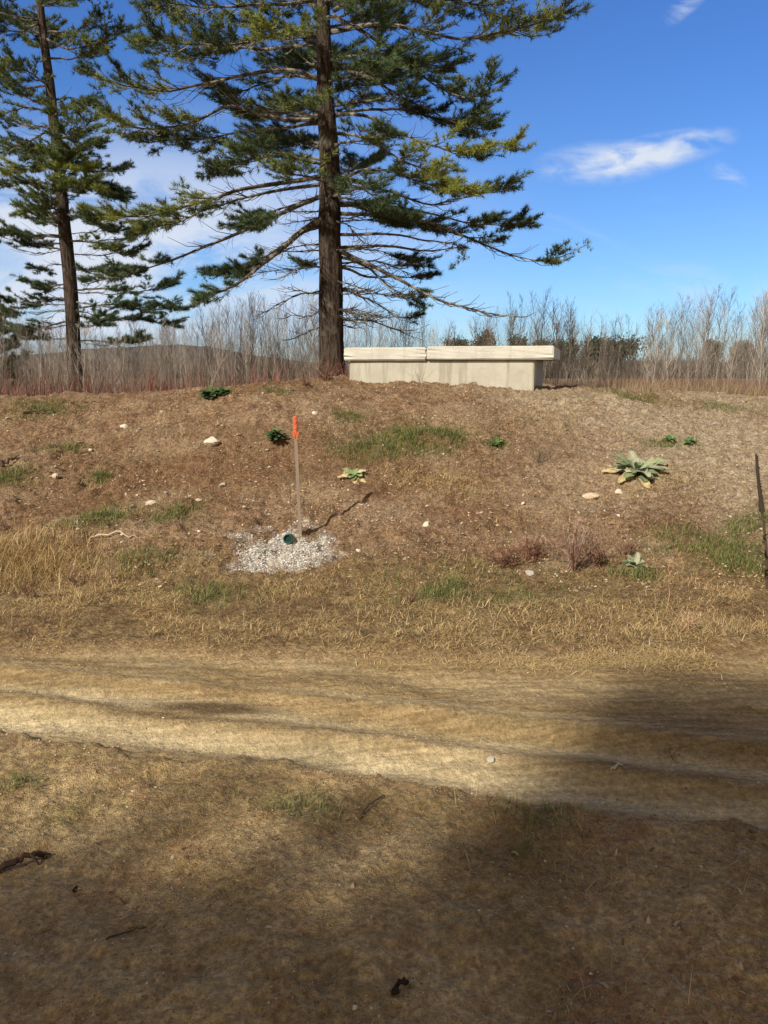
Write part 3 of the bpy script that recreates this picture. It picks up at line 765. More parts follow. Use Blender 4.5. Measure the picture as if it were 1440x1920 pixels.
# ------------------------------------------------------------------ leafy plants
def rosette(px_, py_, R_, nleaf, cols, name, label, wid=.34, elev=(.1, .7), dead=0, seed=1, cup=.2, cat='plant', group=None, lift=0):
    p = gnd(px_, py_); o = empty(name, p, label=label, cat=cat, group=group)
    o.rotation_euler = (.30, rng.uniform(-.1, .1), 0)
    rs = np.random.default_rng(seed)
    for lk in range(nleaf + dead):
        isd = lk >= nleaf
        az = lk * 2.399 + rs.uniform(-.3, .3)
        L = R_ * (rs.uniform(.9, 1.15) if isd else rs.uniform(.55, 1.05))
        e = 0.02 if isd else elev[0] + (elev[1] - elev[0]) * (lk / nleaf) * rs.uniform(.7, 1.2)
        ge = Geo(); ns, nw = 9, 5
        t = np.linspace(0, 1, ns)
        w = R_ * wid * np.sin(np.pi * np.clip(t ** .8 * .9 + .06, 0, 1)) ** .55 * rs.uniform(.8, 1.1)
        ang = e - t * (e + .25) * .75
        d = np.stack([np.cumsum(np.cos(ang)), np.cumsum(np.sin(ang))], 1) * L / ns
        ws = np.linspace(-1, 1, nw)
        H = np.array([math.cos(az), math.sin(az), 0]); X = np.array([-math.sin(az), math.cos(az), 0])
        wave = .20 * w[:, None] * np.sin(t[:, None] * 11 + ws[None] * 3 + lk)
        v = d[:, None, :1] * H + np.array([0, 0, 1]) * (d[:, None, 1:2] + (np.abs(ws)[None, :, None] * w[:, None, None] * cup) + wave[..., None]) + X * (ws[None, :, None] * w[:, None, None])
        v = v + np.array([0, 0, .012 + lift])
        i = np.arange(ns - 1)[:, None] * nw; jj = np.arange(nw - 1)[None]
        c = (np.array([.50, .40, .22]) if isd else cols[rs.integers(0, len(cols))]) * rs.uniform(.8, 1.2)
        cc = np.broadcast_to(c, (ns, nw, 3)).copy(); cc[:, 2] *= 1.25
        ge.add(v.reshape(-1, 3), np.stack([i + jj, i + jj + 1, i + nw + jj + 1, i + nw + jj], -1).reshape(-1, 4), None, cc.reshape(-1, 3))
        link('leaf', ge.mesh('leaf', M_leaf, True), o)
    return o
MUL = np.array([[.31, .34, .21], [.38, .40, .28], [.25, .29, .17], [.19, .24, .13], [.40, .35, .22]])
rosette(1193, 886, .33, 30, MUL, 'mullein_rosette', 'large pale green leafy rosette on the right slope', .17, (.1, 1.0), 9, 3, cup=.16)
rosette(664, 896, .16, 14, np.array([[.26, .31, .15], [.40, .40, .24], [.20, .26, .11]]), 'mullein_rosette', 'small yellowish green rosette with dead leaves right of the stake', .22, (.15, .9), 5, 5)
DK = np.array([[.055, .10, .035], [.085, .135, .045], [.04, .075, .03], [.11, .15, .06]])
rosette(516, 828, .16, 60, DK, 'green_herb', 'dark green bushy herb just left of the orange stake top', .15, (.5, 2.2), 0, 7, lift=.0)
rosette(395, 745, .18, 50, DK, 'green_herb', 'dark green leafy clump on the crest of the mound at left', .22, (.2, 1.4), 0, 9)
rosette(422, 739, .13, 24, DK, 'green_herb', 'smaller dark green clump right beside the larger one on the crest', .22, (.2, 1.4), 0, 10)
rosette(1255, 828, .10, 12, DK * 1.6, 'green_herb', 'small green sprig above and right of the large pale rosette', .22, (.2, 1.4), 0, 11)
rosette(1292, 832, .10, 12, DK * 1.7, 'green_herb', 'second small green sprig, farther right of the pale rosette', .22, (.2, 1.4), 0, 12)
rosette(930, 836, .10, 14, DK * 1.5, 'green_herb', 'small green sprig in the middle of the slope, right of the green patch', .22, (.2, 1.4), 0, 13)
rosette(1192, 1066, .13, 14, MUL * .8, 'green_herb', 'small pale leaved herb low on the slope right of the dry weeds', .2, (.3, 1.4), 0, 14)

# dry standing weeds
def weed(px_, py_, hpx, label, name='dry_weed', n=14, spread=.5, col=(.20, .12, .085), r_=.0035, lean=(0, 0), group=None, pale=0, side=5):
    p = gnd(px_, py_); h = hpx / 1440 * p[1]
    ge = Geo()
    for k in range(n):
        az = rng.uniform(0, 6.28); sp = spread * rng.uniform(.1, 1) if n > 1 else 0
        hh = h * rng.uniform(.55, 1) if n > 1 else h
        t = np.linspace(0, 1, 7)[:, None]
        H = np.array([math.cos(az), math.sin(az), 0])
        b0 = np.array([*rng.normal(0, .02 * (n > 1), 2), -.02])
        P = b0 + H * sp * hh * t ** 1.3 + np.array([0, 0, 1]) * hh * t * (1 - .25 * sp) + np.array([lean[0], lean[1], 0]) * hh * t + rng.normal(0, .006, (7, 3)) * (t > 0)
        cc = np.array(col) * rng.uniform(.7, 1.4) + pale * (rng.random() < .3)
        ge.tube(P, np.linspace(r_, r_ * .35, 7), 4, cc)
        m_ = side
        if m_:
            ii = rng.integers(2, 7, m_); A = P[ii]
            D = nrm(H * sp + np.array([0, 0, 1]) + rng.normal(0, .7, (m_, 3))) * hh * rng.uniform(.08, .25, (m_, 1))
            ge.ribbon_tubes(A, A + D * .5 + [0, 0, .004], A + D, r_ * .5, r_ * .2, cc)
    o = link(name, ge.mesh(name, M_twig)); o.location = p
    return tag(o, label, 'weed', group)
weed(1075, 1068, 95, 'tallest dry reddish brown weed at the foot of the slope right of centre', n=34, spread=.75, pale=.12, r_=.0045, side=9)
weed(1120, 1062, 70, 'dry brown weed just right of the tallest one at the slope foot', n=34, spread=1.0, r_=.0045, side=9)
weed(1000, 1050, 60, 'low dry reddish weed left of the tallest one above the grey stone', n=44, spread=1.2, col=(.19, .10, .07), r_=.0045, side=8)
weed(950, 1062, 50, 'low spreading reddish weed at the left end of the dry weeds', n=40, spread=1.4, col=(.19, .10, .07), r_=.0045, side=8)
weed(1175, 1045, 55, 'thin dry weed at the right end of the dry weeds', n=26, spread=1.1, side=8)
weed(1010, 870, 60, 'grey wispy dead weed standing on the slope below the vault', n=20, spread=1.0, col=(.17, .14, .10), r_=.0028)
weed(790, 722, 42, 'thin grey twigs growing against the front of the concrete vault', n=9, spread=.9, col=(.26, .20, .15), r_=.003)
weed(545, 1010, 150, 'thin dark upright stalk just left of the stake', n=1, r_=.003, side=2)
weed(551, 1082, 75, 'thin dark stalk rising in front of the gravel below the pipe', n=1, r_=.003, side=4)
weed(582, 1062, 50, 'short dark stalk at the right front of the gravel', n=1, r_=.003, side=4)
weed(447, 1065, 95, 'thin grey stalk at the left rim of the gravel', n=2, spread=.15, r_=.003, side=5)
weed(205, 1095, 90, 'thin dark stalk in the straw verge at left', n=2, spread=.1, r_=.003, side=5)
weed(370, 1110, 60, 'dead stalk in the verge left of the gravel', n=4, spread=.5, r_=.003)
weed(150, 1100, 60, 'low dead brown weed in the verge at far left', n=14, spread=1.0, r_=.003)
weed(1228, 1140, 80, 'thin pale stalk in the verge, left one of a pair at right', n=1, r_=.003, col=(.45, .33, .2), side=4)
weed(1250, 1145, 95, 'thin reddish stalk in the verge, right one of a pair at right', n=1, r_=.003, col=(.40, .22, .14), side=4)
weed(1290, 1180, 60, 'fan of pale reddish dead stems at the road edge on the right', n=26, spread=1.0, col=(.45, .30, .19), r_=.003, side=2)
weed(640, 1115, 50, 'small dead weed in the verge just right of the gravel', n=8, spread=.8, r_=.003)
weed(770, 1130, 50, 'small brown weed in the verge right of centre', n=8, spread=.8, r_=.003)
weed(60, 1120, 60, 'dark dead weed at the foot of the tall straw clump at left', n=14, spread=.9, r_=.003)
weed(610, 712, 45, 'brown dead brush at the foot of the large pine beside the vault', n=30, spread=1.2, col=(.17, .10, .07), r_=.005)
weed(570, 722, 35, 'low brown dead brush on the crest left of the large pine', n=24, spread=1.3, col=(.19, .11, .08), r_=.004)
weed(980, 1600, 90, 'green brown grass stems at the near edge of the track in shade', n=26, spread=.8, col=(.22, .20, .09), r_=.0016, side=1)
weed(560, 1530, 45, 'small grey green weed on the near bank just below the track', n=18, spread=1.2, col=(.20, .19, .12), r_=.0016, side=3)
weed(1130, 1665, 60, 'pale dead stems in the shaded part of the near bank', n=6, spread=.9, col=(.35, .26, .15), r_=.0014, side=2)
weed(1260, 1420, 30, 'small dark green weed in the shaded wheel track', n=14, spread=1.3, col=(.12, .13, .05), r_=.0016, side=3)

# tall dead mullein at right
p = gnd(1438, 1105)
top = at(1421, 852, p[1] - .02)
mu = empty('mullein_stalk', p, label='tall dark dead mullein stalk with a thick seed head at the right edge', cat='dead plant')
t = np.linspace(0, 1, 20)[:, None]
P = (top - p) * t + np.array([.012, 0, 0]) * np.sin(t * 5)
ge = Geo(); ge.tube(P[:12], np.linspace(.011, .009, 12), 8, (.085, .06, .042), jit=.12)
link('stem', ge.mesh('stem', M_twig), mu)
ge = Geo(); ge.tube(P[11:], np.linspace(.017, .008, 9), 8, (.06, .045, .035), jit=.3)
m_ = 260; f = rng.uniform(0, 1, m_); A = P[11] + (P[-1] - P[11]) * f[:, None]
D = nrm(rng.normal(size=(m_, 3)) * [1, 1, .3] + [0, 0, .3])
ge.tris(A, D, .026 - .01 * f, .014, (.075, .055, .04))
link('seed_head', ge.mesh('seed_head', M_twig), mu)
ge = Geo(); m_ = 26; f = rng.uniform(.05, .5, m_); A = P[0] + (P[-1] - P[0]) * f[:, None]
az = rng.uniform(0, 6.28, m_)
ge.blades(A, az, rng.uniform(.05, .13, m_), .02, rng.uniform(.7, 1.2, m_), (.14, .10, .06))
link('withered_leaf', ge.mesh('withered_leaf', M_leaf), mu)

# sticks and chips
def stick(a, b_, r_, label, col=(.16, .11, .08), up=.012, fork=0, name='stick'):
    A, B_ = gnd(*a), gnd(*b_); t = np.linspace(0, 1, 12)[:, None]
    P = A + (B_ - A) * t
    P[:, 2] = np.maximum(P[:, 2], Hf(P[:, 0], P[:, 1])) + r_ * .7
    P = P + rng.normal(0, r_ * .5, P.shape); P[:, 2] += (up * np.sin(t * np.pi))[:, 0]
    org = A.copy(); ge = Geo(); ge.tube(P - org, np.linspace(r_, r_ * .5, 12), 6, col, jit=.15)
    for k in range(fork):
        i = int(rng.integers(3, 10)); D = nrm((B_ - A) + rng.normal(0, .6, 3) * np.linalg.norm(B_ - A)) * np.linalg.norm(B_ - A) * .35
        Q = P[i] - org + D * np.linspace(0, 1, 6)[:, None]; Q[:, 2] += .01
        ge.tube(Q, np.linspace(r_ * .6, r_ * .25, 6), 5, col)
    o = link(name, ge.mesh(name, M_twig)); o.location = org
    return tag(o, label, 'stick')
stick((675, 1535), (722, 1493), .004, 'thin dark twig lying on the near bank just below the track', (.10, .07, .05))
stick((0, 1640), (86, 1612), .012, 'dark broken branch lying at the left edge of the near bank', (.07, .045, .035), .02, 2)
stick((1146, 1450), (1166, 1436), .006, 'short pale chip of wood in the shaded track', (.50, .46, .38), .004)
stick((735, 1868), (768, 1848), .008, 'short dark stick at the bottom of the near bank', (.035, .025, .02), .01)
stick((200, 1765), (275, 1742), .0025, 'long thin twig on the shaded near bank at left', (.06, .045, .03), .004, 1)
stick((868, 1600), (882, 1640), .002, 'thin reddish straw on the near bank beside the large shadow', (.5, .3, .2), .02)
stick((140, 1678), (144, 1664), .004, 'tiny dark bit of wood standing out on the left bank', (.04, .03, .02), .006)
stick((0, 880), (36, 860), .02, 'dark piece of wood on the slope at the left edge', (.09, .06, .045), .03, 1)
stick((45, 775), (110, 774), .012, 'thin dark stick lying along the crest at far left', (.08, .06, .05), .02)
stick((170, 1007), (260, 1010), .010, 'pale bleached stick lying above the straw verge at left', (.50, .42, .30), .02)

# ------------------------------------------------------------------ pines
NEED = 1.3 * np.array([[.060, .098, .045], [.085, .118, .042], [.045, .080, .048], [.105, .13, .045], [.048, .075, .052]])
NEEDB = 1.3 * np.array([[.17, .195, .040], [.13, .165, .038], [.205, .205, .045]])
def smooth_path(K, n=22, wob=.05):
    K = np.asarray(K, float); s_ = np.concatenate([[0], np.cumsum(np.linalg.norm(np.diff(K, axis=0), axis=1))])
    t = np.linspace(0, s_[-1], n)
    P = np.stack([np.interp(t, s_, K[:, k]) for k in range(3)], 1)
    for _ in range(3): P[1:-1] = (P[:-2] + 2 * P[1:-1] + P[2:]) / 4
    w = rng.normal(0, wob, (n, 3)); 
    for _ in range(2): w[1:-1] = (w[:-2] + 2 * w[1:-1] + w[2:]) / 4
    w[0] = 0
    return P + w * np.linspace(0, 1, n)[:, None] ** .5, s_[-1]
def grow(P, L, f0, dens, bright, size=1.0, thick=1.0, needles=True, nl=.15, nw=.017, per=9, inner=.5):
    """side shoots of one limb; returns (wood Geo, needle Geo)"""
    wood, nd = Geo(), Geo()
    n = len(P); T = nrm(np.gradient(P, axis=0)); up = np.array([0, 0, 1.0])
    m = max(3, int(L * 5.1 * dens))
    f = np.sort(rng.uniform(.14, 1.0, m))
    i = np.clip((f * (n - 1)).astype(int), 0, n - 1)
    A = P[i]; Tt = T[i]; side = nrm(np.cross(Tt, up)) * np.where(np.arange(m) % 2, 1, -1)[:, None]
    ls = size * (.35 + .85 * np.sin(np.pi * np.clip(f, 0, 1) ** 1.3) ** .7) * rng.uniform(.5, 1.25, m) * min(1, L / 3.5 + .3)
    D = nrm(Tt * rng.uniform(.5, 1.1, (m, 1)) + side * rng.uniform(.4, 1.0, (m, 1)) + up * rng.uniform(-.25, .35, (m, 1)))
    B_ = A + D * ls[:, None] * .5 - up * .03 * ls[:, None]
    C_ = A + D * ls[:, None] + up * (.14 * ls[:, None])
    wood.ribbon_tubes(A, B_, C_, .014 * thick, .005 * thick)
    # dead inner twigs
    mi = int(L * 16 * inner); fi = rng.uniform(.03, .75, mi); ii = (fi * (n - 1)).astype(int)
    Di = nrm(T[ii] * .6 + rng.normal(0, .7, (mi, 3)) * [1, 1, .6]); li = rng.uniform(.12, .55, (mi, 1)) * size
    wood.ribbon_tubes(P[ii], P[ii] + Di * li * .5 + rng.normal(0, .035, (mi, 3)), P[ii] + Di * li - up * .18 * li, .008 * thick, .003)
    if not needles: return wood, nd
    live = f > f0
    A, B_, C_, D, ls = A[live], B_[live], C_[live], D[live], ls[live]; m = len(A)
    # tertiary shoots
    k3 = 9
    ft = rng.uniform(.15, 1.0, (m, k3)); ft[:, 0] = 1
    base = np.where(ft[..., None] < .5, A[:, None] + (B_ - A)[:, None] * ft[..., None] * 2, B_[:, None] + (C_ - B_)[:, None] * (ft[..., None] * 2 - 1))
    sd_ = nrm(np.cross(D, up))[:, None] * rng.uniform(-1, 1, (m, k3, 1))
    D3 = nrm(D[:, None] * .8 + sd_ + up * rng.uniform(-.02, .4, (m, k3, 1)))
    l3 = rng.uniform(.15, .42, (m, k3, 1)) * size * (1.15 - .4 * ft[..., None])
    base = base.reshape(-1, 3); D3 = D3.reshape(-1, 3); l3 = l3.reshape(-1, 1)
    wood.ribbon_tubes(base, base + D3 * l3 * .5, base + D3 * l3, .006 * thick, .003)
    # tufts along the tertiary shoots and the limb tip
    kt = 4
    fr = np.linspace(.3, 1.0, kt)[None, :, None]
    Tp = (base[:, None] + D3[:, None] * l3[:, None] * fr).reshape(-1, 3)
    Td = np.repeat(D3, kt, 0)
    tip = P[n - 1 - rng.integers(0, max(2, int(n * .2)), 24)] + rng.normal(0, .06, (24, 3))
    Tp = np.vstack([Tp, tip]); Td = np.vstack([Td, np.repeat(T[-1:], 24, 0)])
    mt_ = len(Tp)
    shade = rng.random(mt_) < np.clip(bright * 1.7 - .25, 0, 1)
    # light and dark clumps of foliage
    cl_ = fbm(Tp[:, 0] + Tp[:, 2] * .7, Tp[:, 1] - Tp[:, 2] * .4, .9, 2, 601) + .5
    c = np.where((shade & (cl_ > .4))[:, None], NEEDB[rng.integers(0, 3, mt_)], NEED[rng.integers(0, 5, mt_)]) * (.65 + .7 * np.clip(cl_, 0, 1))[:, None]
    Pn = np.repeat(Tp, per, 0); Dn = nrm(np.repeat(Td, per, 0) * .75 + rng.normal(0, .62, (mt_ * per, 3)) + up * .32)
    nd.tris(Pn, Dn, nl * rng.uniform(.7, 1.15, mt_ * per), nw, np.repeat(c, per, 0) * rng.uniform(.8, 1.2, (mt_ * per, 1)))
    return wood, nd

def pine(trunk_pts, trunk_r, limbs, label, rootname='pine_tree', **kw):
    """limbs: list of (world polyline, r0, f0, dens, bright, size)"""
    base = np.asarray(trunk_pts[0], float)
    root = empty(rootname, base, label=label, cat='tree', group='pine trees beyond the mound')
    P, L = smooth_path(trunk_pts, 40, .03)
    rad = np.interp(np.linspace(0, 1, 40), np.linspace(0, 1, len(trunk_r)), trunk_r)
    ge = Geo(); ge.tube(P - base, rad, 16, jit=.05)
    link('trunk', ge.mesh('trunk', M_bark, True), root)
    for (K, r0, f0, dens, bright, size) in limbs:
        Q, L = smooth_path(K, 24, .05 if len(K) > 2 else .08)
        Q = Q - base
        w, nd = grow(Q, L, f0, dens, bright, size, needles=f0 < 1.5, **kw)
        w.tube(Q, r0 * (1 - .85 * np.linspace(0, 1, 24) ** .8), 6, jit=.12)
        bo = link('branch', w.mesh('branch', M_branch), root)
        if nd.n: link('needles', nd.mesh('needles', M_needle), bo)
    return root

# big pine, 22 m away
TY = 22.0
trk = [at(624, 800, TY), at(622, 680, TY), at(620, 500, TY), at(618, 400, TY), at(619, 300, TY), at(612, 200, TY), at(607, 100, TY), at(604, 0, TY), at(600, -200, TY), at(598, -420, TY)]
trr = [.40, .345, .325, .305, .26, .215, .185, .165, .12, .04]
trk[0][2] = float(Hm(trk[0][0], TY)) - .1
def tx(py):
    return float(np.interp(py, [-420, -200, 0, 100, 200, 300, 400, 500, 680], [598, 600, 604, 607, 612, 619, 618, 620, 622]))
def L_(pts, dy, r0=.05, f0=.35, dens=1., bright=.3, size=1.):
    """traced limb: picture points give direction, dy how far its tip comes nearer (-) or goes away (+)"""
    s_ = np.linspace(0, 1, len(pts))
    K = [at(a, b_, TY + dy * t) for (a, b_), t in zip(pts, s_)]
    return (K, r0, f0, dens, bright, size)
limbs = [
    # right side
    L_([(620, 60), (720, 40), (850, 75), (960, 60), (1055, 25)], -1.5, .07, .35, 1.3, .5, 1.1),
    L_([(622, 30), (740, 90), (820, 165), (880, 190), (925, 150)], -1.0, .06, .45, 1.1, .25, 1.0),
    L_([(622, 120), (700, 150), (790, 200), (850, 235), (905, 215)], -.5, .06, .3, 1.1, .1, 1.0),
    L_([(625, 20), (700, -20), (800, -5), (900, 10), (960, 5)], 1.0, .06, .3, 1.2, .35, 1.0),
    L_([(628, 130), (710, 110), (780, 120), (850, 130)], 2.0, .05, .3, 1.2, .1, 1.0),
    L_([(630, 215), (690, 214), (760, 255), (860, 290), (962, 275)], -2.2, .055, .55, 1.2, .7, .9),
    L_([(630, 215), (720, 200), (800, 215), (880, 240), (925, 245)], .8, .05, .4, 1.2, .15, .9),
    L_([(632, 250), (680, 255), (740, 290), (830, 335), (870, 360)], -2.5, .05, .3, 1.3, .7, 1.0),
    L_([(632, 340), (680, 315), (740, 320), (800, 345), (850, 350)], -1.2, .05, .2, 1.2, .5, .9),
    L_([(632, 330), (700, 350), (800, 385), (900, 365), (975, 348)], .5, .045, .72, 1.1, .3, .8),
    L_([(634, 385), (740, 385), (840, 410), (930, 425), (1000, 415)], -.8, .05, .6, 1.1, .15, .8),
    L_([(634, 380), (720, 400), (800, 420), (880, 450), (940, 450)], .8, .05, .4, 1.1, .1, .9),
    L_([(634, 400), (760, 405), (880, 440), (975, 490), (1040, 488), (1098, 462)], -1.2, .06, .80, 1.1, .3, .75),
    L_([(636, 440), (740, 440), (840, 455), (880, 470), (850, 495)], -.4, .05, .95, .6, .1, .6),
    L_([(636, 465), (720, 460), (800, 470), (870, 462)], .9, .06, .95, .6, .1, .6),
    L_([(636, 470), (700, 500), (760, 530), (830, 570), (900, 585), (990, 592)], -2.0, .075, 2., 1.5, .1, .7),
    L_([(636, 480), (690, 500), (740, 545), (790, 565)], -.5, .05, .7, 1.4, .1, .8),
    L_([(636, 500), (700, 520), (770, 520), (805, 515)], 1.5, .045, .6, .9, .1, .7),
    L_([(638, 540), (690, 560), (740, 590), (780, 610)], 1.0, .04, .8, 1., .1, .8),
    L_([(638, 600), (690, 600), (750, 620), (800, 640)], 2.0, .035, 2., .8, .1, .7),
    # left side
    L_([(600, 0), (500, 10), (400, 15), (330, 5), (275, 8)], -1.2, .055, .5, 1.2, .35, 1.),
    L_([(600, 70), (520, 60), (450, 85), (350, 85), (290, 68)], -1.5, .055, .3, 1.3, .45, 1.),
    L_([(600, 80), (530, 90), (430, 90), (330, 110), (255, 85)], .5, .05, .4, 1.2, .2, 1.),
    L_([(602, 150), (560, 130), (500, 132), (420, 150), (320, 172), (240, 165), (150, 130)], -1.5, .065, .62, 1.3, .55, 1.05),
    L_([(602, 150), (540, 140), (450, 170), (400, 160)], .8, .05, .2, 1.2, .2, .9),
    L_([(604, 225), (520, 225), (430, 190), (380, 225), (290, 245), (170, 210)], -1.0, .065, .5, 1.3, .45, 1.1),
    L_([(606, 230), (520, 240), (430, 250), (350, 262), (270, 262)], .6, .05, .5, 1.1, .15, .9),
    L_([(608, 300), (520, 285), (440, 310), (385, 320)], -.5, .045, .4, 1.1, .2, .9),
    L_([(608, 310), (540, 290), (470, 300), (420, 325)], 1.8, .045, .3, 1.1, .1, .9),
    L_([(608, 330), (520, 345), (430, 360), (350, 385), (260, 410), (150, 400)], -2.5, .075, .45, 1.3, .6, 1.1),
    L_([(608, 345), (500, 360), (400, 385), (330, 420), (240, 440)], -1.4, .055, .5, 1.2, .4, 1.),
    L_([(608, 365), (540, 395), (460, 430), (380, 465), (300, 492), (230, 520), (165, 528)], -1., .075, .62, 1.0, .15, .85),
    L_([(608, 370), (530, 390), (480, 405), (450, 425)], 1., .045, .3, 1.1, .15, .9),
    L_([(610, 405), (555, 440), (500, 490), (440, 540), (370, 558)], -2., .11, .72, 1.5, .1, .75),
    L_([(610, 420), (560, 440), (500, 480), (440, 510), (385, 515)], -.8, .06, .7, 1.2, .1, .7),
    L_([(610, 545), (560, 552), (520, 572), (478, 592)], -.5, .03, 2., 1.4, .05, .6),
    L_([(610, 500), (580, 500), (565, 500)], 1.0, .03, .3, 1., .1, .7),
    L_([(612, 610), (580, 620), (540, 640)], 1.0, .03, 2., .9, .05, .6),
]
# limbs growing toward and away from the camera, and the crown above the frame
for k in range(30):
    py_ = float(rng.uniform(-30, 390)); sgn = -1 if k % 2 else 1
    px0 = tx(py_); dx = rng.uniform(-150, 150)
    a1 = (px0 + dx * .5, py_ + rng.uniform(-5, 25)); a2 = (px0 + dx, py_ + rng.uniform(-25, 30) + 10 * sgn)
    if sgn < 0: continue
    limbs.append(L_([(px0, py_ + 25), a1, a2], rng.uniform(2.0, 3.8), .05, .25, 1.2, .1, 1.0))
for k, (py_, dx, dy_, br) in enumerate(((60, -95, -2.2, .6), (130, 90, -2.0, .1), (190, -80, -2.4, .3), (250, 110, -2.2, .15), (320, -90, -2., .4), (345, 80, -2.4, .1), (10, 120, -2, .1), (90, 160, -1.2, .1), (175, 175, -.9, .1), (285, -150, -1.2, .1), (200, -190, .8, .3), (40, -190, .9, .3), (-20, 60, -1.5, .2), (-30, -120, -1.5, .3))):
    px0 = tx(py_ + 20); limbs.append(L_([(px0, py_ + 25), (px0 + dx * .5, py_ + 12), (px0 + dx, py_)], dy_, .045, .35, 1.2, br, .9))
for k in range(34):      # dead limbs low on the trunk
    py_ = float(rng.uniform(330, 640)); px0 = tx(py_); sd_ = 1 if rng.random() < .6 else -1; ln_ = rng.uniform(50, 190) * (1 if py_ < 560 else .6)
    limbs.append(L_([(px0, py_), (px0 + sd_ * ln_ * .5, py_ + rng.uniform(-8, 14)), (px0 + sd_ * ln_, py_ + rng.uniform(-5, 45))], rng.uniform(-2, 2), rng.uniform(.018, .035), 2.0 if (k % 3 or py_ > 470) else .6, 1.6, .05, .75))
for k in range(22):
    h = 11.5 + k * .33; ang = k * 2.4 + .4; rl = 5.2 * (1 - k / 24) + .8
    c0_ = np.array([at(603, 0, TY)[0] - .05, TY, h])
    K = [c0_, c0_ + np.array([math.cos(ang) * rl * .5, math.sin(ang) * rl * .5, .25]), c0_ + np.array([math.cos(ang) * rl, math.sin(ang) * rl, .7])]
    limbs.append((K, .05, .25, .9, .3, 1.0))
pine(trk, trr, limbs, 'large dark pine with wide spreading limbs right behind the concrete vault', nl=.15, nw=.014, per=11)

# second pine, 33 m away
TY = 33.0
trk = [at(141, 765, TY), at(139, 650, TY), at(131, 520, TY), at(122, 430, TY), at(112, 330, TY), at(100, 220, TY), at(85, 100, TY), at(75, 0, TY), at(66, -120, TY), at(62, -230, TY)]
trk[0][2] = float(Hm(trk[0][0], TY)) - .1
trr = [.36, .29, .275, .255, .225, .20, .17, .14, .10, .04]
tx2 = lambda py: float(np.interp(py, [-230, -120, 0, 100, 220, 330, 430, 520, 650], [62, 66, 75, 85, 100, 112, 122, 131, 139]))
b1 = [
    ([(80, 70), (130, 95), (190, 75), (235, 55)], -.5, .55), ([(78, 60), (140, 60), (190, 30)], .5, .3), ([(85, 110), (140, 110), (190, 95)], 1., .1),
    ([(78, 40), (40, 60), (-20, 60)], -1, .2), ([(90, 160), (50, 130), (0, 120)], -1, .5), ([(92, 160), (40, 165), (-30, 120)], 1, .2), ([(98, 210), (50, 200), (-10, 215)], -1, .3),
    ([(100, 240), (50, 235), (-20, 205)], 1, .2), ([(102, 240), (60, 262), (10, 285), (-30, 292)], -.6, .2), ([(106, 280), (60, 275), (20, 285)], 1., .1),
    ([(108, 320), (80, 310), (35, 322)], -2.5, .9), ([(108, 318), (130, 305), (160, 318)], -2.5, .9), ([(112, 348), (60, 340), (-10, 342)], 0, .05),
    ([(104, 250), (140, 265), (180, 275)], .5, .1), ([(98, 190), (130, 180), (165, 190)], .5, .1), ([(110, 305), (170, 320), (230, 322)], .8, .1), ([(112, 345), (170, 340), (225, 360)], 0, .1),
    ([(114, 350), (170, 350), (215, 372)], -1, .2), ([(116, 385), (80, 390), (40, 395)], -1, .35), ([(118, 400), (160, 410), (200, 430)], -1, .3), ([(120, 442), (60, 440), (-30, 442)], 0, .1),
    ([(120, 445), (60, 442), (-10, 435)], -1, .1), ([(124, 450), (180, 455), (215, 470)], -1, .5), ([(124, 470), (80, 460), (50, 460)], .6, .05), ([(128, 500), (170, 505), (215, 512)], 1, .2),
    ([(130, 545), (200, 540), (265, 548), (330, 530)], 0, .05), ([(133, 578), (210, 570), (280, 580), (345, 582)], -1, .1), ([(133, 590), (190, 600), (260, 598), (330, 610)], 1, .1),
    ([(132, 560), (100, 560), (60, 575)], 1, .1), ([(132, 600), (90, 612), (40, 625)], 0, .1), ([(130, 530), (90, 540), (50, 530)], 0, .1),
]
limbs = [L_(p_, d_, .05, .3, 1.15, br, .95) for p_, d_, br in b1]
for k in range(22):
    py_ = float(rng.uniform(-20, 420)); sgn = -1 if k % 2 else 1; px0 = tx2(py_); dx = rng.uniform(-80, 80) * (1.2 if py_ < 120 else .9)
    limbs.append(L_([(px0, py_ + 15), (px0 + dx * .5, py_ + 8), (px0 + dx, py_ + rng.uniform(-20, 12))], sgn * rng.uniform(1.5, 3.2), .045, .25, 1.2, .35, 1.))
for k in range(20):      # thin sparse limbs low on the trunk
    py_ = float(rng.uniform(400, 640)); px0 = tx2(py_); sd_ = 1 if k % 2 else -1; ln_ = rng.uniform(50, 170) * (1 if sd_ > 0 else .75)
    limbs.append(L_([(px0, py_), (px0 + sd_ * ln_ * .5, py_ + rng.uniform(-8, 10)), (px0 + sd_ * ln_, py_ + rng.uniform(-10, 18))], rng.uniform(-2, 2), rng.uniform(.02, .04), 2.0 if k % 3 == 0 else .6, 1.3, .1, .75))
for k in range(16):
    h = 16.8 + k * .27; ang = k * 2.4 + 1; rl = 3.8 * (1 - k / 18) + .6
    c0_ = np.array([at(75, 0, TY)[0] - .05, TY, h])
    K = [c0_, c0_ + np.array([math.cos(ang) * rl * .5, math.sin(ang) * rl * .5, .25]), c0_ + np.array([math.cos(ang) * rl, math.sin(ang) * rl, .8])]
    limbs.append((K, .05, .2, .9, .3, 1.0))
pine(trk, trr, limbs, 'slimmer pine farther back at the left edge, its trunk leaning slightly', nl=.17, nw=.019, per=9)

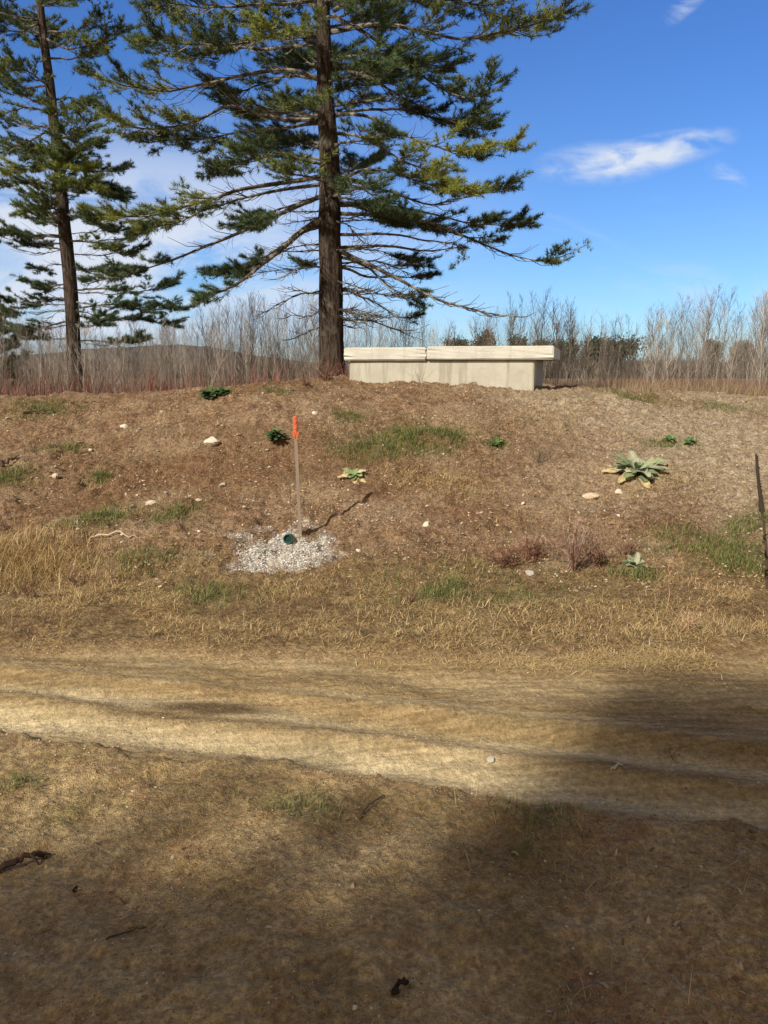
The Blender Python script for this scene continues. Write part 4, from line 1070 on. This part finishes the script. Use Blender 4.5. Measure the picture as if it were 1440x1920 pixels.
# small pine at the far left edge
TY = 40.0
tb = at(0, 750, TY); tb[2] = Hm(tb[0], TY)
limbs = []
for k in range(26):
    h = .5 + k * .165; ang = k * 2.4; rl = 1.5 * (1 - (k / 27) ** 1.4) + .25
    c0_ = tb + np.array([0, 0, h])
    limbs.append(([c0_, c0_ + np.array([math.cos(ang) * rl * .5, math.sin(ang) * rl * .5, .1]), c0_ + np.array([math.cos(ang) * rl, math.sin(ang) * rl, .35])], .03, .1, 1.6, .15, .55))
pine([tb, tb + [0, 0, 2.5], tb + [.1, 0, 5]], [.1, .07, .02], limbs, 'small young bushy pine in the thicket at the far left edge', nl=.18, nw=.03, per=8)

# ------------------------------------------------------------------ pines behind the camera whose crowns shade the near bank
def shade_tree(spots, dist, trunk_xy, label):
    """crown limbs reach from the trunk out to boughs; each bough hangs up-sun of the place it shades"""
    bx_, by_ = trunk_xy; hmax = 0; B = []
    for (px_, py_, rad, nn) in spots:
        nn = int(nn * ((2.2 if px_ > 850 else 1.35) if py_ > 1540 else 1.3))
        p = gnd(px_, py_) if py_ < 1900 else np.array([*at(px_, 1900, 1.7)[:2], 0]) - np.array([0, (py_ - 1900) / 500, 0])
        q = p + sv * dist * rng.uniform(.97, 1.03); B.append((q, rad, nn)); hmax = max(hmax, q[2])
    base = np.array([bx_, by_, 0.0]); root = empty('pine_tree', base, label=label, cat='tree', group='pine trees behind the camera')
    P = np.array([[0, 0, -.2], [.1, .05, hmax * .5], [.05, 0, hmax + 1.5]])
    ge = Geo(); Q, _ = smooth_path(P, 20, .04); ge.tube(Q, np.linspace(.35, .05, 20), 12); link('trunk', ge.mesh('trunk', M_bark, True), root)
    for q, rad, nn in B:
        t0 = np.array([.05, 0, max(2.5, q[2] - .8)]); K, L = smooth_path([t0, (t0 + q - base) / 2 + [0, 0, .2], q - base], 14, .05)
        w = Geo(); w.tube(K, np.linspace(.05, .012, 14), 5)
        bo = link('branch', w.mesh('branch', M_branch), root)
        nd = Geo(); pts = (q - base) + rng.normal(0, 1, (nn, 3)) * rad * np.array([.6, .6, .35])
        pr = np.repeat(pts, 7, 0)
        nd.tris(pr, nrm(rng.normal(size=pr.shape) + [0, 0, .3]), .17, .03, NEED[rng.integers(0, 5, len(pr))])
        link('needles', nd.mesh('needles', M_needle), bo)
spA = [(1165, 1325, .22, 26), (1300, 1330, .28, 22), (1430, 1330, .3, 50), (1220, 1390, .28, 40), (1350, 1400, .3, 50), (1450, 1420, .3, 60), (1160, 1450, .22, 55), (1290, 1480, .3, 70),
       (1430, 1530, .3, 70), (1090, 1565, .2, 75), (985, 1580, .17, 75), (1180, 1590, .24, 95), (1300, 1610, .26, 95), (1420, 1640, .26, 90), (925, 1620, .13, 40), (1040, 1660, .2, 75), (1160, 1690, .24, 75),
       (1300, 1720, .24, 70), (1420, 1760, .26, 70), (960, 1740, .18, 40), (1100, 1790, .24, 60), (1250, 1830, .26, 65), (1400, 1870, .26, 70), (920, 1860, .2, 55), (1050, 1890, .22, 60), (1200, 1900, .26, 60), (1500, 1500, .4, 90), (1520, 1700, .4, 120)]
spB = [(10, 1715, .13, 50), (90, 1740, .13, 42), (30, 1800, .16, 50), (150, 1790, .15, 40), (270, 1740, .13, 26), (210, 1700, .12, 18), (330, 1850, .12, 12), (60, 1890, .2, 60), (200, 1895, .14, 30), (420, 1800, .10, 9), (380, 1925, .16, 26), (500, 1770, .10, 9),
       (560, 1860, .16, 24), (500, 1690, .12, 10), (690, 1800, .16, 30), (800, 1850, .18, 40), (740, 1890, .18, 45), (820, 1790, .13, 22), (610, 1555, .08, 8), (680, 1520, .08, 8), (-80, 1770, .3, 110), (300, 1985, .3, 80), (600, 1970, .3, 80), (860, 1950, .3, 90)]
ca = np.mean([gnd(1250, 1600)], 0) + sv * 23
cb = gnd(300, 1800) + sv * 21
shade_tree(spA, 23, (ca[0] + .9, ca[1] - .8), 'tall pine behind the camera whose crown shades the track at right')
shade_tree(spB, 21, (cb[0] - 1.2, cb[1] - .6), 'tall pine behind the camera whose crown shades the near bank at left')

# ------------------------------------------------------------------ bare saplings and thicket
def sapling_geo(h, ge, col, base=(0, 0, 0), twigs=46, r_=.022, spread=.32, lowpoly=False):
    base = np.asarray(base, float)
    n = 9 if not lowpoly else 4
    t = np.linspace(0, 1, n)[:, None]
    lean = rng.normal(0, .07, 2)
    P = base + np.hstack([t ** 1.4 * lean[0] * h, t ** 1.4 * lean[1] * h, t * h]) + rng.normal(0, .018 * h / 4, (n, 3)) * (t > 0)
    ge.tube(P, np.linspace(r_, r_ * .2, n), 5 if not lowpoly else 3, col, cap=False)
    f = rng.uniform(.22, .97, twigs); i = f * (n - 1); i0 = np.minimum(i.astype(int), n - 2)
    A = P[i0] + (P[i0 + 1] - P[i0]) * (i - i0)[:, None]
    az = rng.uniform(0, 6.28, twigs); L = h * spread * (1.1 - f) ** .6 * rng.uniform(.35, 1, twigs)
    D = nrm(np.stack([np.cos(az) * .55, np.sin(az) * .55, np.full(twigs, 1.0)], 1) + rng.normal(0, .12, (twigs, 3)))
    M1 = A + D * L[:, None] * .5; C_ = A + D * L[:, None] + np.array([0, 0, .08]) * L[:, None]
    ge.ribbon_tubes(A, M1, C_, r_ * .32, r_ * .14, col)
    if not lowpoly:
        k = 4
        ff = rng.uniform(.3, .95, (twigs, k, 1)); A2 = (A[:, None] + (C_ - A)[:, None] * ff).reshape(-1, 3)
        D2 = nrm(np.repeat(D, k, 0) + rng.normal(0, .35, (twigs * k, 3))); L2 = np.repeat(L, k)[:, None] * rng.uniform(.2, .5, (twigs * k, 1))
        ge.ribbon_tubes(A2, A2 + D2 * L2 * .5, A2 + D2 * L2, r_ * .17, r_ * .09, col)
PALE = [(.34, .30, .26), (.28, .25, .22), (.42, .38, .33)]
DARK = [(.16, .13, .115), (.20, .165, .145), (.14, .12, .105)]
protos = []
for k in range(10):
    ge = Geo(); c = (PALE if k < 5 else DARK)[k % 3]
    sapling_geo(1.0 * 4, ge, c, twigs=40, r_=.019 if k < 5 else .015)
    protos.append(ge.mesh('sapling', M_twig))
def top_px(px):      # skyline of the bare saplings
    return np.interp(px, [-100, 0, 100, 250, 400, 500, 600, 700, 860, 950, 1010, 1100, 1180, 1260, 1300, 1360, 1440, 1600],
                         [540, 540, 590, 600, 560, 545, 550, 540, 590, 525, 520, 560, 560, 520, 500, 540, 510, 520])
cnt = 0
for k in range(290):
    px_ = rng.uniform(-40, 1480)
    if rng.random() < .12: px_ = rng.uniform(1060, 1460)
    Y = rng.uniform(24, 46)
    x_ = (px_ - 720) / 1440 * Y * 1.02
    z0 = float(Hm(x_, Y)) - .05; 
    d = ray(px_, top_px(px_) + (22 if px_ > 640 else 0) + rng.exponential(38)); ht = EYE + d[2] / d[1] * Y - z0
    ht = float(np.clip(ht, 1.5, 7))
    kk = int(rng.integers(0, 10))
    o = link('bare_sapling', protos[kk]); o.location = (x_, Y, z0); s_ = ht / 4
    o.scale = (s_ * .85 + .15, s_ * .85 + .15, s_); o.rotation_euler = (0, 0, rng.uniform(0, 6.28))
    side = ('around the left pine' if px_ < 230 else 'between the two pines' if px_ < 560 else 'behind the trunk of the large pine' if px_ < 680 else
            'behind the concrete vault' if px_ < 1040 else 'just right of the concrete vault' if px_ < 1180 else 'in the middle of the right field' if px_ < 1320 else 'at the right edge of the picture')
    if kk < 5: tag(o, 'slender pale barked bare sapling in the thicket ' + side, 'sapling', 'pale bare saplings ' + side)
    else: tag(o, 'slender dark twiggy bare sapling in the thicket ' + side, 'sapling', 'dark bare saplings ' + side)

ge = Geo()
for k in range(1700):
    Y = rng.uniform(24, 75); px_ = rng.uniform(-140, 1580) if k % 3 else rng.uniform(-160, 640); x_ = (px_ - 720) / 1440 * Y
    tp = top_px(px_) + (58 if px_ > 850 else 34) * rng.uniform(.2, 1.2) + rng.exponential(34)
    d = ray(px_, tp); z0 = float(Hm(x_, Y)); h = float(np.clip(EYE + d[2] / d[1] * Y - z0, 1.2, 8))
    c = np.array((PALE + DARK + DARK)[int(rng.integers(0, 9))]) * rng.uniform(.8, 1.15)
    sapling_geo(h, ge, c, (x_, Y, z0), twigs=24, r_=(.0055 + Y * .00009) * (.75 if px_ > 850 else 1), lowpoly=True, spread=.36)
stuff('bare_thicket', ge, 'grey brown thicket of bare twigs filling the field beyond the mound', 'thicket', M_twig)

# undergrowth: reddish brown stems, and pale field grass at right
ge = Geo()
n = 62000; Y = rng.uniform(17, 60, n) ; px_ = rng.uniform(-150, 1600, n); x = (px_ - 720) / 1440 * Y
k = fbm(x, Y, .35, 3, 501) > -.22; x, Y, px_ = x[k], Y[k], px_[k]; n = len(x)
red = np.clip(fbm(x, Y, .2, 2, 502) + .55, 0, 1)[:, None]
tall = (rng.random(n) < .25); c = (pick(np.array([[.17, .10, .08], [.23, .15, .115], [.15, .11, .09]]), n) * (1 - red) + pick(np.array([[.25, .09, .07], [.20, .08, .065], [.30, .15, .10]]), n) * red)
ge.blades(np.stack([x, Y, Hm(x, Y)], 1), rng.uniform(0, 6.28, n), np.where(tall, rng.uniform(.6, 1.8, n) * np.where(px_ < 620, 1.1, .8), rng.uniform(.35, 1.1, n)), np.where(tall, rng.uniform(.006, .013, n), rng.uniform(.008, .02, n)), rng.uniform(.0, .55, n), np.where(tall[:, None], pick(np.array([[.20, .15, .115], [.15, .11, .085], [.26, .20, .155]]), n), c))
stuff('undergrowth', ge, 'dense reddish brown undergrowth of bare stems at the foot of the thicket', 'undergrowth')
ge = Geo()
n = 30000; Y = rng.uniform(14, 27, n); px_ = 1130 + 420 * rng.random(n) ** .9; x = (px_ - 720) / 1440 * Y
k = rng.random(n) < sm((px_ - 1110) / 120); x, Y = x[k], Y[k]; n = len(x)
ge.blades(np.stack([x, Y, Hm(x, Y)], 1), rng.uniform(0, 6.28, n), rng.uniform(.15, .50, n), rng.uniform(.004, .008, n), rng.uniform(.0, .5, n), pick(np.array([[.40, .31, .19], [.30, .22, .14], [.24, .16, .10]]), n))
stuff('field_grass', ge, 'tall pale tan grass in the field at the right beyond the mound', 'field grass')

# far wood and single far trees
ge = Geo()
n = 42000; Y = rng.uniform(110, 190, n); px_ = rng.uniform(-500, 1900, n); x = (px_ - 720) / 1440 * Y
hh = (2.2 + 2.2 * (fbm(x, Y * .3, .08, 3, 511) + .5)) * rng.uniform(.6, 1.1, n) * Y / 150
ge.blades(np.stack([x, Y, np.zeros(n)], 1), rng.uniform(0, 6.28, n), hh, rng.uniform(.1, .35, n), rng.uniform(0, .3, n), pick(np.array([[.13, .10, .085], [.17, .13, .105], [.10, .085, .07], [.08, .09, .05]]), n))
stuff('far_wood', ge, 'low brown band of distant woods along the horizon', 'distant woods')
def far_tree(px_, topy, wpx, Y, dark, label):
    x_ = (px_ - 720) / 1440 * Y; z0 = 0.0
    zt = EYE + (690 - topy) / 1440 * Y; h = zt - z0; w = wpx / 1440 * Y / 2
    o = empty('distant_tree', (x_, Y, z0), label=label, cat='tree', group='single trees in front of the distant woods')
    ge = Geo(); ge.tube([[0, 0, -.2], [.05, 0, h * .5], [0, 0, h * .9]], [.22, .15, .05], 7, (.12, .09, .07)); link('trunk', ge.mesh('trunk', M_twig), o)
    ge = Geo(); n = 2600; cen = rng.normal(0, .42, (26, 3)) * [w, w, h * .22] + [0, 0, h * .62]
    P = cen[rng.integers(0, 26, n)] + rng.normal(0, .26, (n, 3)) * [w, w, h * .4]
    P[:, 2] = np.clip(P[:, 2], h * .1, h * rng.uniform(.8, 1.0, n))
    c = np.array([.085, .095, .06]) if dark else np.array([.14, .115, .08])
    ge.tris(P, nrm(rng.normal(size=(n, 3)) + [0, 0, .4]), .55, .28, c * rng.uniform(.6, 1.5, (n, 1)))
    link('crown', ge.mesh('crown', M_needle), o)
for a in ((905, 618, 34, 120, 0, 'brown distant tree poking above the left part of the vault lid end'),
          (970, 626, 28, 140, 1, 'dark distant evergreen just left of the vault lid corner'), (1050, 632, 44, 130, 1, 'low round distant tree right above the lid corner'),
          (1102, 630, 40, 135, 1, 'dark green distant tree right of the vault'), (1155, 628, 62, 135, 1, 'widest rounded dark distant tree, right of the vault'),
          (1322, 634, 30, 140, 1, 'small pointed dark distant tree in the field on the right'), (1382, 638, 40, 140, 1, 'low distant tree near the right edge'),
          (860, 632, 50, 150, 1, 'low dark distant trees behind the middle of the vault lid'), (1010, 632, 40, 145, 1, 'low dark distant tree behind the lid corner')):
    far_tree(*a)
